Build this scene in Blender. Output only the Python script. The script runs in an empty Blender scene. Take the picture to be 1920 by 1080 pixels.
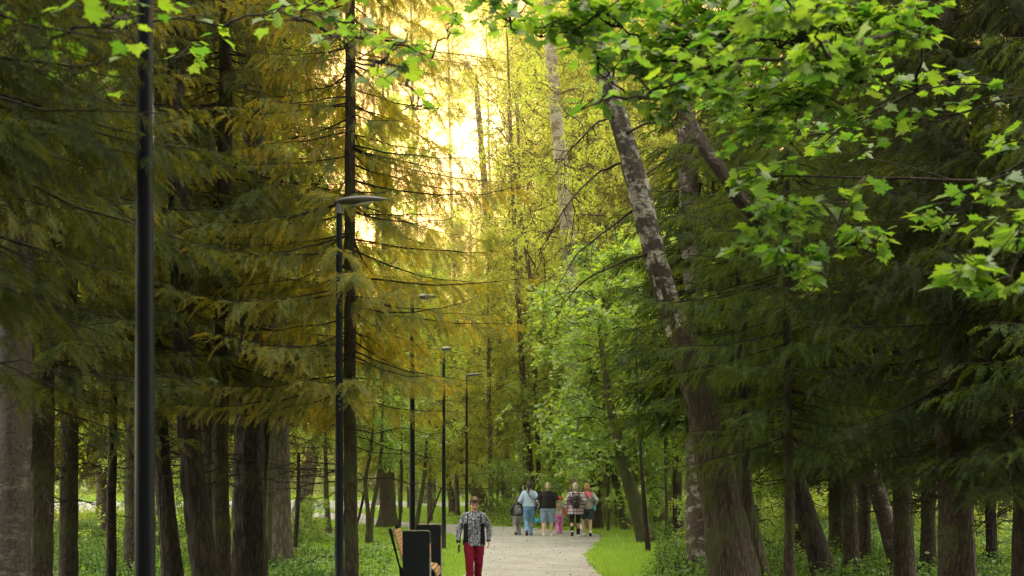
SKY_STR=0.05; SUN_E=5.0; GLOW=0.22; FILL_COL=(1.0,1.0,0.92); FILL_STR=3.75; VOL=0.005
import bpy, math, random
import numpy as np
from mathutils import Vector, Matrix

C = bpy.context.scene.collection
PI = math.pi
FPX = 2400.0; CX = 960.0; HY = 880.0; CAMZ = 2.1

def P(px, py, d):
    """world point seen at photo pixel (px,py) at distance d along the view axis"""
    return np.array([(px-CX)/FPX*d, d, CAMZ+(HY-py)/FPX*d])
def G(px, py):
    d = CAMZ*FPX/(py-HY); return (px-CX)/FPX*d, d

# ------------------------------------------------------------------ objects
def link(o, parent=None):
    C.objects.link(o)
    if parent is not None: o.parent = parent
    return o
def tag(o, label=None, cat=None, group=None, kind=None):
    if label: o['label'] = label
    if cat: o['category'] = cat
    if group: o['group'] = group
    if kind: o['kind'] = kind
    return o
def thing(name, label, cat, loc=(0,0,0), rz=0.0, group=None):
    o = bpy.data.objects.new(name, None); link(o)
    o.empty_display_size = 0.3
    o.location = loc; o.rotation_euler = (0,0,rz)
    return tag(o, label, cat, group)
def obj(name, mesh, mats=None, parent=None, loc=None, smooth=None):
    if hasattr(mesh, 'build'): mesh = mesh.build(name)
    o = bpy.data.objects.new(name, mesh); link(o, parent)
    if mats is not None and len(mesh.materials) == 0:
        for m in (mats if isinstance(mats, (list, tuple)) else [mats]): mesh.materials.append(m)
    if loc is not None: o.location = loc
    if smooth is not None: mesh.polygons.foreach_set('use_smooth', [smooth]*len(mesh.polygons))
    return o

class MB:
    """collects vertices and faces, builds one mesh"""
    def __init__(s): s.v=[]; s.f=[]; s.n=0
    def add(s, v, f, mat=0, tint=0.5, smooth=False):
        v=np.asarray(v,dtype=np.float32).reshape(-1,3); f=np.asarray(f,dtype=np.int32)
        if len(f)==0: return
        t=np.broadcast_to(np.asarray(tint,dtype=np.float32),(len(f),))
        s.v.append(v); s.f.append((f+s.n, mat, t, smooth)); s.n+=len(v)
    def build(s, name='mesh'):
        me=bpy.data.meshes.new(name)
        V=np.concatenate(s.v); me.vertices.add(len(V)); me.vertices.foreach_set('co',V.ravel())
        loops=np.concatenate([f.ravel() for f,_,_,_ in s.f])
        tot=np.concatenate([np.full(len(f),f.shape[1],np.int32) for f,_,_,_ in s.f])
        start=np.concatenate([[0],np.cumsum(tot)[:-1]]).astype(np.int32)
        me.loops.add(len(loops)); me.loops.foreach_set('vertex_index',loops)
        me.polygons.add(len(tot)); me.polygons.foreach_set('loop_start',start)
        me.polygons.foreach_set('material_index',np.concatenate([np.full(len(f),m,np.int32) for f,m,_,_ in s.f]))
        me.polygons.foreach_set('use_smooth',np.concatenate([np.full(len(f),sm,bool) for f,_,_,sm in s.f]))
        a=me.attributes.new('tint','FLOAT','FACE'); a.data.foreach_set('value',np.concatenate([t for _,_,t,_ in s.f]).astype(np.float32))
        me.update(calc_edges=True); me.validate()
        return me

def nrm(a): return a/np.maximum(np.linalg.norm(a,axis=-1,keepdims=True),1e-9)
def frames(fwd, up):
    """rotation matrices with columns side, forward, normal"""
    y=nrm(fwd); x=nrm(np.cross(y,up)); z=np.cross(x,y)
    return np.stack([x,y,z],axis=-1)
def stamp(mb, tv, tf, pos, R, scale, tint, mat=0, smooth=False):
    tv=np.asarray(tv,dtype=np.float32); tf=np.asarray(tf); n=len(pos); m=len(tv)
    if n==0: return
    sc=np.asarray(scale,dtype=np.float32)
    if sc.ndim==1: sc=sc[:,None,None]
    else: sc=sc[:,None,:]
    v=np.einsum('nij,nmj->nmi',R.astype(np.float32),tv[None]*sc)+pos[:,None,:]
    f=(tf[None]+(np.arange(n)*m)[:,None,None]).reshape(-1,tf.shape[1])
    mb.add(v.reshape(-1,3), f, mat, np.repeat(tint,len(tf)), smooth)
def tubes(mb, Pt, Rd, seg=3, mat=0, tint=0.5, smooth=True, cap=False):
    """Pt (n,K,3) polylines, Rd (n,K) radii"""
    Pt=np.asarray(Pt,float); Rd=np.asarray(Rd,float)
    n,K,_=Pt.shape
    d=np.gradient(Pt,axis=1); d=nrm(d)
    ref=np.where(np.abs(d[:,:1,2:3])>0.9, np.array([[[1.,0,0]]]), np.array([[[0,0,1.]]]))
    ref=np.broadcast_to(ref,d.shape)
    x=nrm(np.cross(d,ref)); y=np.cross(d,x)
    a=np.arange(seg)/seg*2*PI
    ring=Pt[:,:,None,:]+Rd[:,:,None,None]*(x[:,:,None,:]*np.cos(a)[None,None,:,None]+y[:,:,None,:]*np.sin(a)[None,None,:,None])
    v=ring.reshape(-1,3)
    i=np.arange(seg); j=(i+1)%seg
    base=(np.arange(n)*K*seg)[:,None,None]+(np.arange(K-1)*seg)[None,:,None]
    f=np.stack([base+i,base+j,base+j+seg,base+i+seg],axis=-1).reshape(-1,4)
    mb.add(v,f,mat,tint,smooth)
    if cap:
        for k in range(n):
            b=k*K*seg
            mb.add(v[b:b+seg],np.array([list(range(seg))[::-1]]),mat,tint,False)
            e=b+(K-1)*seg
            mb.add(v[e:e+seg],np.array([list(range(seg))]),mat,tint,False)

def box(mb, x0,x1,y0,y1,z0,z1, mat=0, R=None, at=(0,0,0)):
    v=np.array([[x,y,z] for x in (x0,x1) for y in (y0,y1) for z in (z0,z1)],float)
    f=np.array([[0,1,3,2],[4,6,7,5],[0,4,5,1],[2,3,7,6],[0,2,6,4],[1,5,7,3]])
    if R is not None: v=v@np.array(R).T
    mb.add(v+np.array(at),f,mat)
def prism_x(mb, prof, y0,y1, mat=0, smooth=False):
    """profile in x,z (closed, counter clockwise) extruded along y"""
    n=len(prof); v=[[x,y0,z] for x,z in prof]+[[x,y1,z] for x,z in prof]
    i=np.arange(n); j=(i+1)%n
    mb.add(v,np.stack([i,j,j+n,i+n],-1),mat,0.5,smooth)
    mb.add(v[:n],[list(range(n))[::-1]],mat); mb.add(v[n:],[list(range(n))],mat)
def loft(mb, rings, mat=0, smooth=True, cap=True):
    rings=np.asarray(rings,float); k,s,_=rings.shape
    i=np.arange(s); j=(i+1)%s
    b=(np.arange(k-1)*s)[:,None]
    f=np.stack([b+i,b+j,b+j+s,b+i+s],-1).reshape(-1,4)
    mb.add(rings.reshape(-1,3),f,mat,0.5,smooth)
    if cap:
        mb.add(rings[0],[list(range(s))[::-1]],mat); mb.add(rings[-1],[list(range(s))],mat)

# ------------------------------------------------------------------ materials
def new_mat(name):
    m=bpy.data.materials.new(name); m.use_nodes=True
    nt=m.node_tree; nt.nodes.clear()
    return m, nt, nt.nodes, nt.links
def N(ns, t, **kw):
    n=ns.new(t)
    for k,v in kw.items():
        if k.startswith('i_'): n.inputs[k[2:].replace('_',' ')].default_value=v
        else: setattr(n,k,v)
    return n
def ramp(ns, pts, interp='LINEAR'):
    r=ns.new('ShaderNodeValToRGB'); e=r.color_ramp.elements; r.color_ramp.interpolation=interp
    while len(e)<len(pts): e.new(0.5)
    for el,(p,c) in zip(e,pts): el.position=p; el.color=(*c,1) if len(c)==3 else c
    return r
def leaf_mat(name, c0, c1, tr0, tr1, trans=0.5, gloss=0.08, rough=0.45, hv=0.35):
    m,nt,ns,L=new_mat(name)
    at=N(ns,'ShaderNodeAttribute',attribute_name='tint')
    oi=N(ns,'ShaderNodeObjectInfo')
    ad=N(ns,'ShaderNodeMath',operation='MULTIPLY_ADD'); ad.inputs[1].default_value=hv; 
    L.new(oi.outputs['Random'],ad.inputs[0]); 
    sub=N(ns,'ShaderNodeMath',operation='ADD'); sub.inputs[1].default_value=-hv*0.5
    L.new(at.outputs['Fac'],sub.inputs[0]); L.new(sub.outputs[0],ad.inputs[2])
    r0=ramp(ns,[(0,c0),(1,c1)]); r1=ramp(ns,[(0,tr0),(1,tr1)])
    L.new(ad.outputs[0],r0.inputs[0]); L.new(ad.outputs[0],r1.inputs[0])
    d=N(ns,'ShaderNodeBsdfDiffuse'); t=N(ns,'ShaderNodeBsdfTranslucent'); g=N(ns,'ShaderNodeBsdfGlossy'); g.inputs['Roughness'].default_value=rough
    g.inputs['Color'].default_value=(0.9,0.95,0.9,1)
    L.new(r0.outputs[0],d.inputs['Color']); L.new(r1.outputs[0],t.inputs['Color'])
    m1=N(ns,'ShaderNodeMixShader'); m1.inputs[0].default_value=trans
    L.new(d.outputs[0],m1.inputs[1]); L.new(t.outputs[0],m1.inputs[2])
    m2=N(ns,'ShaderNodeMixShader'); m2.inputs[0].default_value=gloss
    L.new(m1.outputs[0],m2.inputs[1]); L.new(g.outputs[0],m2.inputs[2])
    o=N(ns,'ShaderNodeOutputMaterial'); L.new(m2.outputs[0],o.inputs[0])
    return m
def simple(name, col, rough=0.7, metal=0.0, noise=0.0, nscale=30, bump=0.0, spec=0.5, coord='Object', col2=None):
    m,nt,ns,L=new_mat(name)
    b=N(ns,'ShaderNodeBsdfPrincipled'); b.inputs['Roughness'].default_value=rough; b.inputs['Metallic'].default_value=metal
    b.inputs['Specular IOR Level'].default_value=spec
    tc=N(ns,'ShaderNodeTexCoord'); no=N(ns,'ShaderNodeTexNoise'); no.inputs['Scale'].default_value=nscale; no.inputs['Detail'].default_value=5
    L.new(tc.outputs[coord],no.inputs['Vector'])
    c2=col2 or tuple(max(0,c*(1-noise)) for c in col); c1=col if col2 else tuple(min(1,c*(1+noise)) for c in col)
    r=ramp(ns,[(0.3,c2),(0.7,c1)]); L.new(no.outputs['Fac'],r.inputs[0]); L.new(r.outputs[0],b.inputs['Base Color'])
    if bump:
        bp=N(ns,'ShaderNodeBump'); bp.inputs['Strength'].default_value=bump; bp.inputs['Distance'].default_value=0.02
        L.new(no.outputs['Fac'],bp.inputs['Height']); L.new(bp.outputs[0],b.inputs['Normal'])
    o=N(ns,'ShaderNodeOutputMaterial'); L.new(b.outputs[0],o.inputs[0])
    return m
def bark_mat(name, dark, light, moss=0.3, scale=9.0, stretch=0.18, bump=1.0, mosscol=(0.05,0.065,0.015)):
    m,nt,ns,L=new_mat(name)
    tc=N(ns,'ShaderNodeTexCoord'); mp=N(ns,'ShaderNodeMapping'); mp.inputs['Scale'].default_value=(1,1,stretch)
    L.new(tc.outputs['Object'],mp.inputs['Vector'])
    v=N(ns,'ShaderNodeTexVoronoi',feature='DISTANCE_TO_EDGE'); v.inputs['Scale'].default_value=scale*2.2
    wn=N(ns,'ShaderNodeTexNoise'); wn.inputs['Scale'].default_value=scale*0.7; wn.inputs['Detail'].default_value=3
    L.new(mp.outputs[0],wn.inputs['Vector'])
    mx=N(ns,'ShaderNodeMix',data_type='RGBA',blend_type='MIX'); mx.inputs[0].default_value=0.12
    L.new(mp.outputs[0],mx.inputs[6]); L.new(wn.outputs['Color'],mx.inputs[7]); L.new(mx.outputs[2],v.inputs['Vector'])
    n2=N(ns,'ShaderNodeTexNoise'); n2.inputs['Scale'].default_value=scale*3; n2.inputs['Detail'].default_value=8; n2.inputs['Roughness'].default_value=0.7
    L.new(mp.outputs[0],n2.inputs['Vector'])
    ml=N(ns,'ShaderNodeMath',operation='MULTIPLY_ADD'); L.new(v.outputs['Distance'],ml.inputs[0]); ml.inputs[1].default_value=1.3
    sc=N(ns,'ShaderNodeMath',operation='MULTIPLY'); sc.inputs[1].default_value=0.8; L.new(n2.outputs['Fac'],sc.inputs[0]); L.new(sc.outputs[0],ml.inputs[2])
    r=ramp(ns,[(0.25,dark),(0.75,light)]); L.new(ml.outputs[0],r.inputs[0])
    n3=N(ns,'ShaderNodeTexNoise'); n3.inputs['Scale'].default_value=1.7; n3.inputs['Detail'].default_value=6; L.new(tc.outputs['Object'],n3.inputs['Vector'])
    rm=ramp(ns,[(0.62-moss*0.4,(0,0,0)),(0.80-moss*0.3,(1,1,1))]); L.new(n3.outputs['Fac'],rm.inputs[0])
    mm=N(ns,'ShaderNodeMix',data_type='RGBA'); L.new(rm.outputs[0],mm.inputs[0]); L.new(r.outputs[0],mm.inputs[6]); mm.inputs[7].default_value=(*mosscol,1)
    b=N(ns,'ShaderNodeBsdfPrincipled'); b.inputs['Roughness'].default_value=0.85; b.inputs['Specular IOR Level'].default_value=0.25
    L.new(mm.outputs[2],b.inputs['Base Color'])
    bp=N(ns,'ShaderNodeBump'); bp.inputs['Strength'].default_value=bump; bp.inputs['Distance'].default_value=0.03
    L.new(ml.outputs[0],bp.inputs['Height']); L.new(bp.outputs[0],b.inputs['Normal'])
    o=N(ns,'ShaderNodeOutputMaterial'); L.new(b.outputs[0],o.inputs[0])
    return m
def birch_mat(name, white=(0.55,0.52,0.46), dark=(0.035,0.028,0.02), cover=0.5, scale=1.0):
    m,nt,ns,L=new_mat(name)
    tc=N(ns,'ShaderNodeTexCoord')
    def nz(sc,st,det,rough=0.6):
        mp=N(ns,'ShaderNodeMapping'); mp.inputs['Scale'].default_value=(1,1,st); L.new(tc.outputs['Object'],mp.inputs['Vector'])
        n=N(ns,'ShaderNodeTexNoise'); n.inputs['Scale'].default_value=sc; n.inputs['Detail'].default_value=det; n.inputs['Roughness'].default_value=rough
        L.new(mp.outputs[0],n.inputs['Vector']); return n
    a=nz(3.2*scale,1.6,7,0.65); b_=nz(9*scale,6,4)
    r1=ramp(ns,[(cover-0.04,(0,0,0)),(cover+0.05,(1,1,1))]); L.new(a.outputs['Fac'],r1.inputs[0])
    r2=ramp(ns,[(0.56,(0,0,0)),(0.64,(1,1,1))]); L.new(b_.outputs['Fac'],r2.inputs[0])
    mxx=N(ns,'ShaderNodeMath',operation='MAXIMUM'); L.new(r1.outputs[0],mxx.inputs[0]); L.new(r2.outputs[0],mxx.inputs[1])
    c=nz(24*scale,1,6); rd=ramp(ns,[(0.3,tuple(x*0.5 for x in dark)),(0.75,tuple(min(1,x*2.6) for x in dark))]); L.new(c.outputs['Fac'],rd.inputs[0])
    rw=ramp(ns,[(0.25,tuple(x*0.62 for x in white)),(0.7,white)]); L.new(c.outputs['Fac'],rw.inputs[0])
    mx=N(ns,'ShaderNodeMix',data_type='RGBA'); L.new(mxx.outputs[0],mx.inputs[0]); L.new(rw.outputs[0],mx.inputs[6]); L.new(rd.outputs[0],mx.inputs[7])
    b=N(ns,'ShaderNodeBsdfPrincipled'); b.inputs['Roughness'].default_value=0.7; b.inputs['Specular IOR Level'].default_value=0.3
    L.new(mx.outputs[2],b.inputs['Base Color'])
    bp=N(ns,'ShaderNodeBump'); bp.inputs['Strength'].default_value=0.8; bp.inputs['Distance'].default_value=0.02
    hh=N(ns,'ShaderNodeMath',operation='ADD'); L.new(mxx.outputs[0],hh.inputs[0]); L.new(c.outputs['Fac'],hh.inputs[1])
    L.new(hh.outputs[0],bp.inputs['Height']); L.new(bp.outputs[0],b.inputs['Normal'])
    o=N(ns,'ShaderNodeOutputMaterial'); L.new(b.outputs[0],o.inputs[0])
    return m

M={}
# spruce needles: sunlit and shaded copies, the backlight and shade put into their colours
M['spruce']=leaf_mat('spruce_needles_sunlit',(0.022,0.052,0.011),(0.070,0.125,0.024),(0.20,0.24,0.010),(0.92,0.62,0.035),0.48,0.025,0.5)  # golden backlight beside the sun gap is put into this colour
M['spruce_deep_shade']=leaf_mat('spruce_needles_deep_shade',(0.005,0.011,0.004),(0.019,0.033,0.009),(0.04,0.06,0.008),(0.14,0.15,0.015),0.35,0.01,0.5)  # canopy shade on the near boughs painted in as darker needles
M['spruce_shade']=leaf_mat('spruce_needles_shade',(0.011,0.029,0.006),(0.042,0.078,0.015),(0.09,0.11,0.007),(0.38,0.30,0.018),0.42,0.02,0.5)  # copy darkened to carry the shade of near and left trees
M['spruce_green_shade']=leaf_mat('spruce_needles_green_shade',(0.008,0.020,0.005),(0.034,0.066,0.013),(0.06,0.11,0.009),(0.24,0.30,0.025),0.4,0.015,0.5)  # greener copy, the dimness of the right side put into its colour
M['maple']=leaf_mat('maple_leaves',(0.03,0.09,0.014),(0.09,0.18,0.025),(0.10,0.28,0.014),(0.36,0.52,0.025),0.52,0.07,0.4)
M['young']=leaf_mat('young_maple_leaves',(0.06,0.15,0.025),(0.20,0.29,0.05),(0.28,0.52,0.03),(0.68,0.74,0.07),0.55,0.08,0.45)
M['birch_leaf']=leaf_mat('birch_leaves',(0.09,0.14,0.02),(0.20,0.22,0.035),(0.40,0.58,0.03),(0.92,0.80,0.07),0.70,0.05,0.45)
M['far']=leaf_mat('far_leaves',(0.11,0.18,0.025),(0.24,0.30,0.045),(0.42,0.62,0.03),(0.82,0.82,0.07),0.6,0.03,0.5)
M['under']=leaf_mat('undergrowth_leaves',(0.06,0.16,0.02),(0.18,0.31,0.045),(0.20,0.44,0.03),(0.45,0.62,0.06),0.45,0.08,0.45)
M['shade']=leaf_mat('shaded_undergrowth_leaves',(0.03,0.085,0.014),(0.10,0.185,0.03),(0.10,0.26,0.02),(0.28,0.42,0.04),0.45,0.04,0.45)  # darker copy of the undergrowth leaves, shade put into the colour
M['grass']=leaf_mat('grass_blades',(0.16,0.31,0.025),(0.34,0.48,0.045),(0.32,0.60,0.03),(0.60,0.78,0.06),0.5,0.06,0.4,0.0)
M['dry']=leaf_mat('dry_twigs',(0.05,0.035,0.018),(0.14,0.09,0.04),(0.25,0.13,0.03),(0.55,0.25,0.04),0.25,0.02)
M['spruce_bark']=bark_mat('spruce_bark',(0.007,0.006,0.004),(0.046,0.034,0.021),0.35,9,0.35)
M['dark_bark']=bark_mat('dark_bark',(0.004,0.0035,0.003),(0.036,0.027,0.019),0.15,7,0.25,1.2)
M['rough_bark']=bark_mat('furrowed_bark',(0.011,0.009,0.006),(0.078,0.058,0.038),0.35,9,0.15,1.3)
M['grey_bark']=bark_mat('grey_bark',(0.028,0.023,0.017),(0.13,0.105,0.075),0.25,8,0.22,1.0)
M['moss_bark']=bark_mat('mossy_bark',(0.015,0.013,0.008),(0.11,0.09,0.05),0.75,8,0.2,1.0,(0.045,0.055,0.016))
M['birch']=birch_mat('birch_bark',(0.42,0.39,0.33),(0.028,0.022,0.016),cover=0.455)
M['birch_dark']=birch_mat('old_birch_bark',(0.42,0.39,0.33),(0.05,0.038,0.026),0.45,1.0)
M['birch_far']=birch_mat('far_birch_bark',(0.36,0.32,0.24),(0.08,0.06,0.035),0.52,0.7)  # white toned down to grey-brown, distance haze put into the bark
M['left_birch']=birch_mat('shaded_birch_bark',(0.105,0.09,0.072),(0.024,0.02,0.015),0.43,1.3)  # grey-brown birch bark, with the left edge's shade put into its colour
M['aspen']=birch_mat('aspen_bark',(0.44,0.43,0.32),(0.14,0.12,0.07),0.66,0.8)
M['lichen']=birch_mat('lichen_bark',(0.24,0.22,0.18),(0.04,0.03,0.022),0.42,1.1)

# ------------------------------------------------------------------ leaf templates (x side, y to the tip, z normal)
def maple_template():
    # five lobed outline, folded a little along the midrib
    o=[(0.00,0.00),(0.16,0.05),(0.34,-0.08),(0.33,0.10),(0.50,0.22),(0.38,0.30),(0.58,0.52),(0.40,0.50),(0.36,0.62),(0.20,0.48),(0.22,0.72),(0.12,0.70),(0.0,1.0)]
    o=o+[(-x,y) for x,y in o[-2:0:-1]]
    v=[(0,0.36,0.0)]+[(x,y,0.16*abs(x)-0.22*max(0,y-0.4)**2-0.10*abs(x)**2) for x,y in o]
    n=len(o); f=[(0,1+i,1+(i+1)%n) for i in range(n)]
    return np.array(v),np.array(f)
MAPLE=maple_template()
MAPLE_S=(np.array([(0,0,0),(0.42,0.12,0.06),(0.26,0.38,0.03),(0.46,0.62,0.05),(0.14,0.62,0.0),(0,1,-0.12),(-0.14,0.62,0.0),(-0.46,0.62,0.05),(-0.26,0.38,0.03),(-0.42,0.12,0.06)]),
         np.array([(0,1,2),(2,3,4),(4,5,6),(6,7,8),(8,9,0),(0,2,4),(0,4,6),(0,6,8)]))
OVAL=(np.array([(0,0,0),(0.27,0.35,0.05),(0.2,0.7,0.03),(0,1,-0.08),(-0.2,0.7,0.03),(-0.27,0.35,0.05),(0,0.5,0)]),
      np.array([(0,1,6),(1,2,6),(2,3,6),(3,4,6),(4,5,6),(5,0,6)]))
DIAM=(np.array([(0,0,0),(0.32,0.45,0.05),(0,1,0),(-0.32,0.45,0.05)]),np.array([(0,1,2),(0,2,3)]))
BLADE=(np.array([(-0.5,0,0),(0.5,0,0),(0,1,0.0)]),np.array([(0,1,2)]))
def spray_template(rng, n=12, w=0.036, side=0.36):
    """feathery spruce shoot of unit length along y"""
    v=[];f=[]
    def dia(a,b,wd,nz):
        a=np.array(a,float); b=np.array(b,float); d=b-a; s=nrm(np.cross(d,nz))*wd/2; m=a+d*0.4; k=len(v)
        v.extend([a,m+s,b,m-s]); f.extend([(k,k+1,k+2),(k,k+2,k+3)])
    dia((0,0,0),(0,1,-0.06),w*1.2,np.array([0,0,1.])); dia((0,0,0),(0,1,-0.06),w,np.array([1.,0,0]))
    for i in range(n):
        t=(i+0.5)/n
        for sgn in (-1,1):
            l=side*(1-0.65*t)*rng.uniform(0.75,1.2)
            y=t*0.92+rng.uniform(-.03,.03)
            a=(0,y,-0.06*t)
            b=(sgn*l*0.75, y+l*0.62, -0.06*t-l*rng.uniform(0.1,0.6))
            dia(a,b,w*rng.uniform(0.8,1.2),np.array([rng.uniform(-.5,.5),rng.uniform(-.4,.4),1.]))
    return np.array(v),np.array(f)
_r=np.random.default_rng(5)
SPRAYS=[spray_template(_r) for _ in range(3)]
SPRAY_LO=[spray_template(_r,5,0.10,0.38) for _ in range(2)]

# ------------------------------------------------------------------ spruce crown
def spruce_crown(seed, z0, H, Lmax, dz=0.36, nper=5, az=None, lo=False, dens=1.0, mat='spruce', droop=0.30, zshift=0.0, zmax=None, dead=14, spray=0.30):
    rng=np.random.default_rng(seed); mb=MB()
    Z=[];A=[];Ln=[]
    z=z0
    while z<(zmax or H-0.3):
        fr=(z-z0)/(H-z0)
        for k in range(nper):
            a=rng.uniform(0,2*PI) if az is None else rng.uniform(*az)
            L=Lmax*min(1.0,0.75+fr*2.0)*(1-fr)**0.75*rng.uniform(0.65,1.12)
            if rng.random()<0.12: L*=0.5
            Z.append(z+rng.uniform(-dz/2,dz/2)); A.append(a); Ln.append(max(L,0.35))
        z+=dz*rng.uniform(0.8,1.2)
    Z=np.array(Z);A=np.array(A);Ln=np.array(Ln); n=len(Z); K=9
    s=np.linspace(0,1,K)[None,:]*Ln[:,None]
    dr=droop*rng.uniform(0.6,1.4,n)[:,None]
    up=0.05+0.03*rng.random(n)[:,None]
    h=-dr*s+up*s*s
    bend=(rng.normal(0,0.09,n)[:,None])*s*s/np.maximum(Ln[:,None],.5)
    d=np.stack([np.cos(A),np.sin(A)],-1); e=np.stack([-np.sin(A),np.cos(A)],-1)
    xy=d[:,None,:]*s[...,None]+e[:,None,:]*bend[...,None]
    Pt=np.concatenate([xy,(Z[:,None]+h)[...,None]],-1)+rng.normal(0,0.012,(n,K,3))
    Rd=(0.006+0.0045*Ln)[:,None]*(1-0.9*np.linspace(0,1,K))[None,:]+0.002
    tubes(mb,Pt,Rd,3,1,rng.random())
    # dead lower twigs, bare
    if dead:
        nd=dead; zz=rng.uniform(z0*0.45,z0+0.6,nd); aa=rng.uniform(0,2*PI,nd) if az is None else rng.uniform(az[0],az[1],nd); ll=rng.uniform(0.6,0.8*Lmax,nd)
        sd=np.linspace(0,1,K)[None,:]*ll[:,None]
        hd=-0.35*rng.random(nd)[:,None]*sd+0.05*np.sin(sd*4+rng.random(nd)[:,None]*6)
        Pd=np.stack([np.cos(aa)[:,None]*sd,np.sin(aa)[:,None]*sd,zz[:,None]+hd],-1)+rng.normal(0,0.02,(nd,K,3))
        tubes(mb,Pd,0.012*(1-0.85*np.linspace(0,1,K))[None,:]*np.ones((nd,1)),3,1,0.2)
        nt=nd*9; ib=rng.integers(0,nd,nt); ik=rng.integers(2,K-1,nt); st=Pd[ib,ik]
        dv=np.stack([rng.normal(0,1,nt),rng.normal(0,1,nt),-np.abs(rng.normal(0.5,0.5,nt))],-1); dv=nrm(dv)*rng.uniform(0.15,0.5,nt)[:,None]
        Q=st[:,None,:]+dv[:,None,:]*np.linspace(0,1,4)[None,:,None]+rng.normal(0,0.02,(nt,4,3))*np.linspace(0,1,4)[None,:,None]
        tubes(mb,Q,np.full((nt,4),0.0035)*np.array([1,.8,.6,.3])[None],3,1,0.3)
    # hanging side shoots
    step=0.085/dens*(1.8 if lo else 1)
    bi=[];bs=[]
    for i in range(n):
        m=int(Ln[i]*0.88/step)
        if m<1: continue
        t=0.12+0.88*(np.arange(m)+rng.random(m))/m
        bi.append(np.full(m,i)); bs.append(t)
    bi=np.concatenate(bi); bs=np.concatenate(bs); m=len(bi)
    fidx=bs*(K-1); i0=np.minimum(fidx.astype(int),K-2); fr=(fidx-i0)[:,None]
    pos=Pt[bi,i0]*(1-fr)+Pt[bi,i0+1]*fr
    tang=nrm(Pt[bi,i0+1]-Pt[bi,i0]); side=np.cross(tang,[0,0,1.]); sg=np.where(rng.random(m)<0.5,-1,1)[:,None]
    rem=(1-bs)*Ln[bi]
    sl=np.minimum(0.18+0.42*rem,0.75)*rng.uniform(0.6,1.15,m)
    fwd=nrm(tang*rng.uniform(0.5,1.0,m)[:,None]+side*sg*rng.uniform(0.5,1.1,m)[:,None]+np.array([0,0,-1.])*rng.uniform(0.1,0.7,m)[:,None])
    # each side shoot: chain of sprays curving down
    pc=pos.copy(); f=fwd.copy(); left=sl.copy(); act=np.ones(m,bool)
    ln=spray*(1.35 if lo else 1.0)
    T=SPRAY_LO if lo else SPRAYS
    depthf=1-bs
    for it in range(4):
        idx=np.where(act)[0]
        if len(idx)==0: break
        sc=np.minimum(ln,np.maximum(left[idx],0.14))*rng.uniform(0.85,1.2,len(idx))
        Rm=frames(f[idx]+rng.normal(0,0.12,(len(idx),3)), np.array([0,0,1.])+rng.normal(0,0.45,(len(idx),3)))
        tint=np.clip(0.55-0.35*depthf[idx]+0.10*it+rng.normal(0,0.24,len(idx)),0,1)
        which=rng.integers(0,len(T),len(idx))
        for w in range(len(T)):
            q=which==w
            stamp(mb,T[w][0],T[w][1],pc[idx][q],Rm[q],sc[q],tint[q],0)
        pc[idx]+=f[idx]*(sc*0.62)[:,None]; left[idx]-=sc*0.62
        f=nrm(f+np.array([0,0,-0.35]))
        act=act&(left>0.04)
    me=mb.build('spruce_crown'); me.materials.append(M[mat]); me.materials.append(M['dark_bark'])
    return me

# ------------------------------------------------------------------ leafy crowns
def along(rng, Pt, n, t0=0.2, t1=1.0):
    """n random points on each polyline; returns index, position, tangent, t"""
    m,K,_=Pt.shape
    bi=np.repeat(np.arange(m),n); t=rng.uniform(t0,t1,len(bi)); fi=t*(K-1); i0=np.minimum(fi.astype(int),K-2); fr=(fi-i0)[:,None]
    return bi, Pt[bi,i0]*(1-fr)+Pt[bi,i0+1]*fr, nrm(Pt[bi,i0+1]-Pt[bi,i0]), t
def grow(rng, pos, dirs, length, K, curve=0.0, wob=0.08):
    """polylines from pos along dirs bending down by curve"""
    n=len(pos); s=np.linspace(0,1,K)
    w=np.cumsum(rng.normal(0,wob/K**0.5,(n,K,3)),axis=1)*length[:,None,None]; w-=w[:,:1]
    Q=pos[:,None,:]+dirs[:,None,:]*(s[None,:]*length[:,None])[...,None]+w
    Q[:,:,2]+=-curve*(s**2)[None,:]*length[:,None]
    return Q
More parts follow.
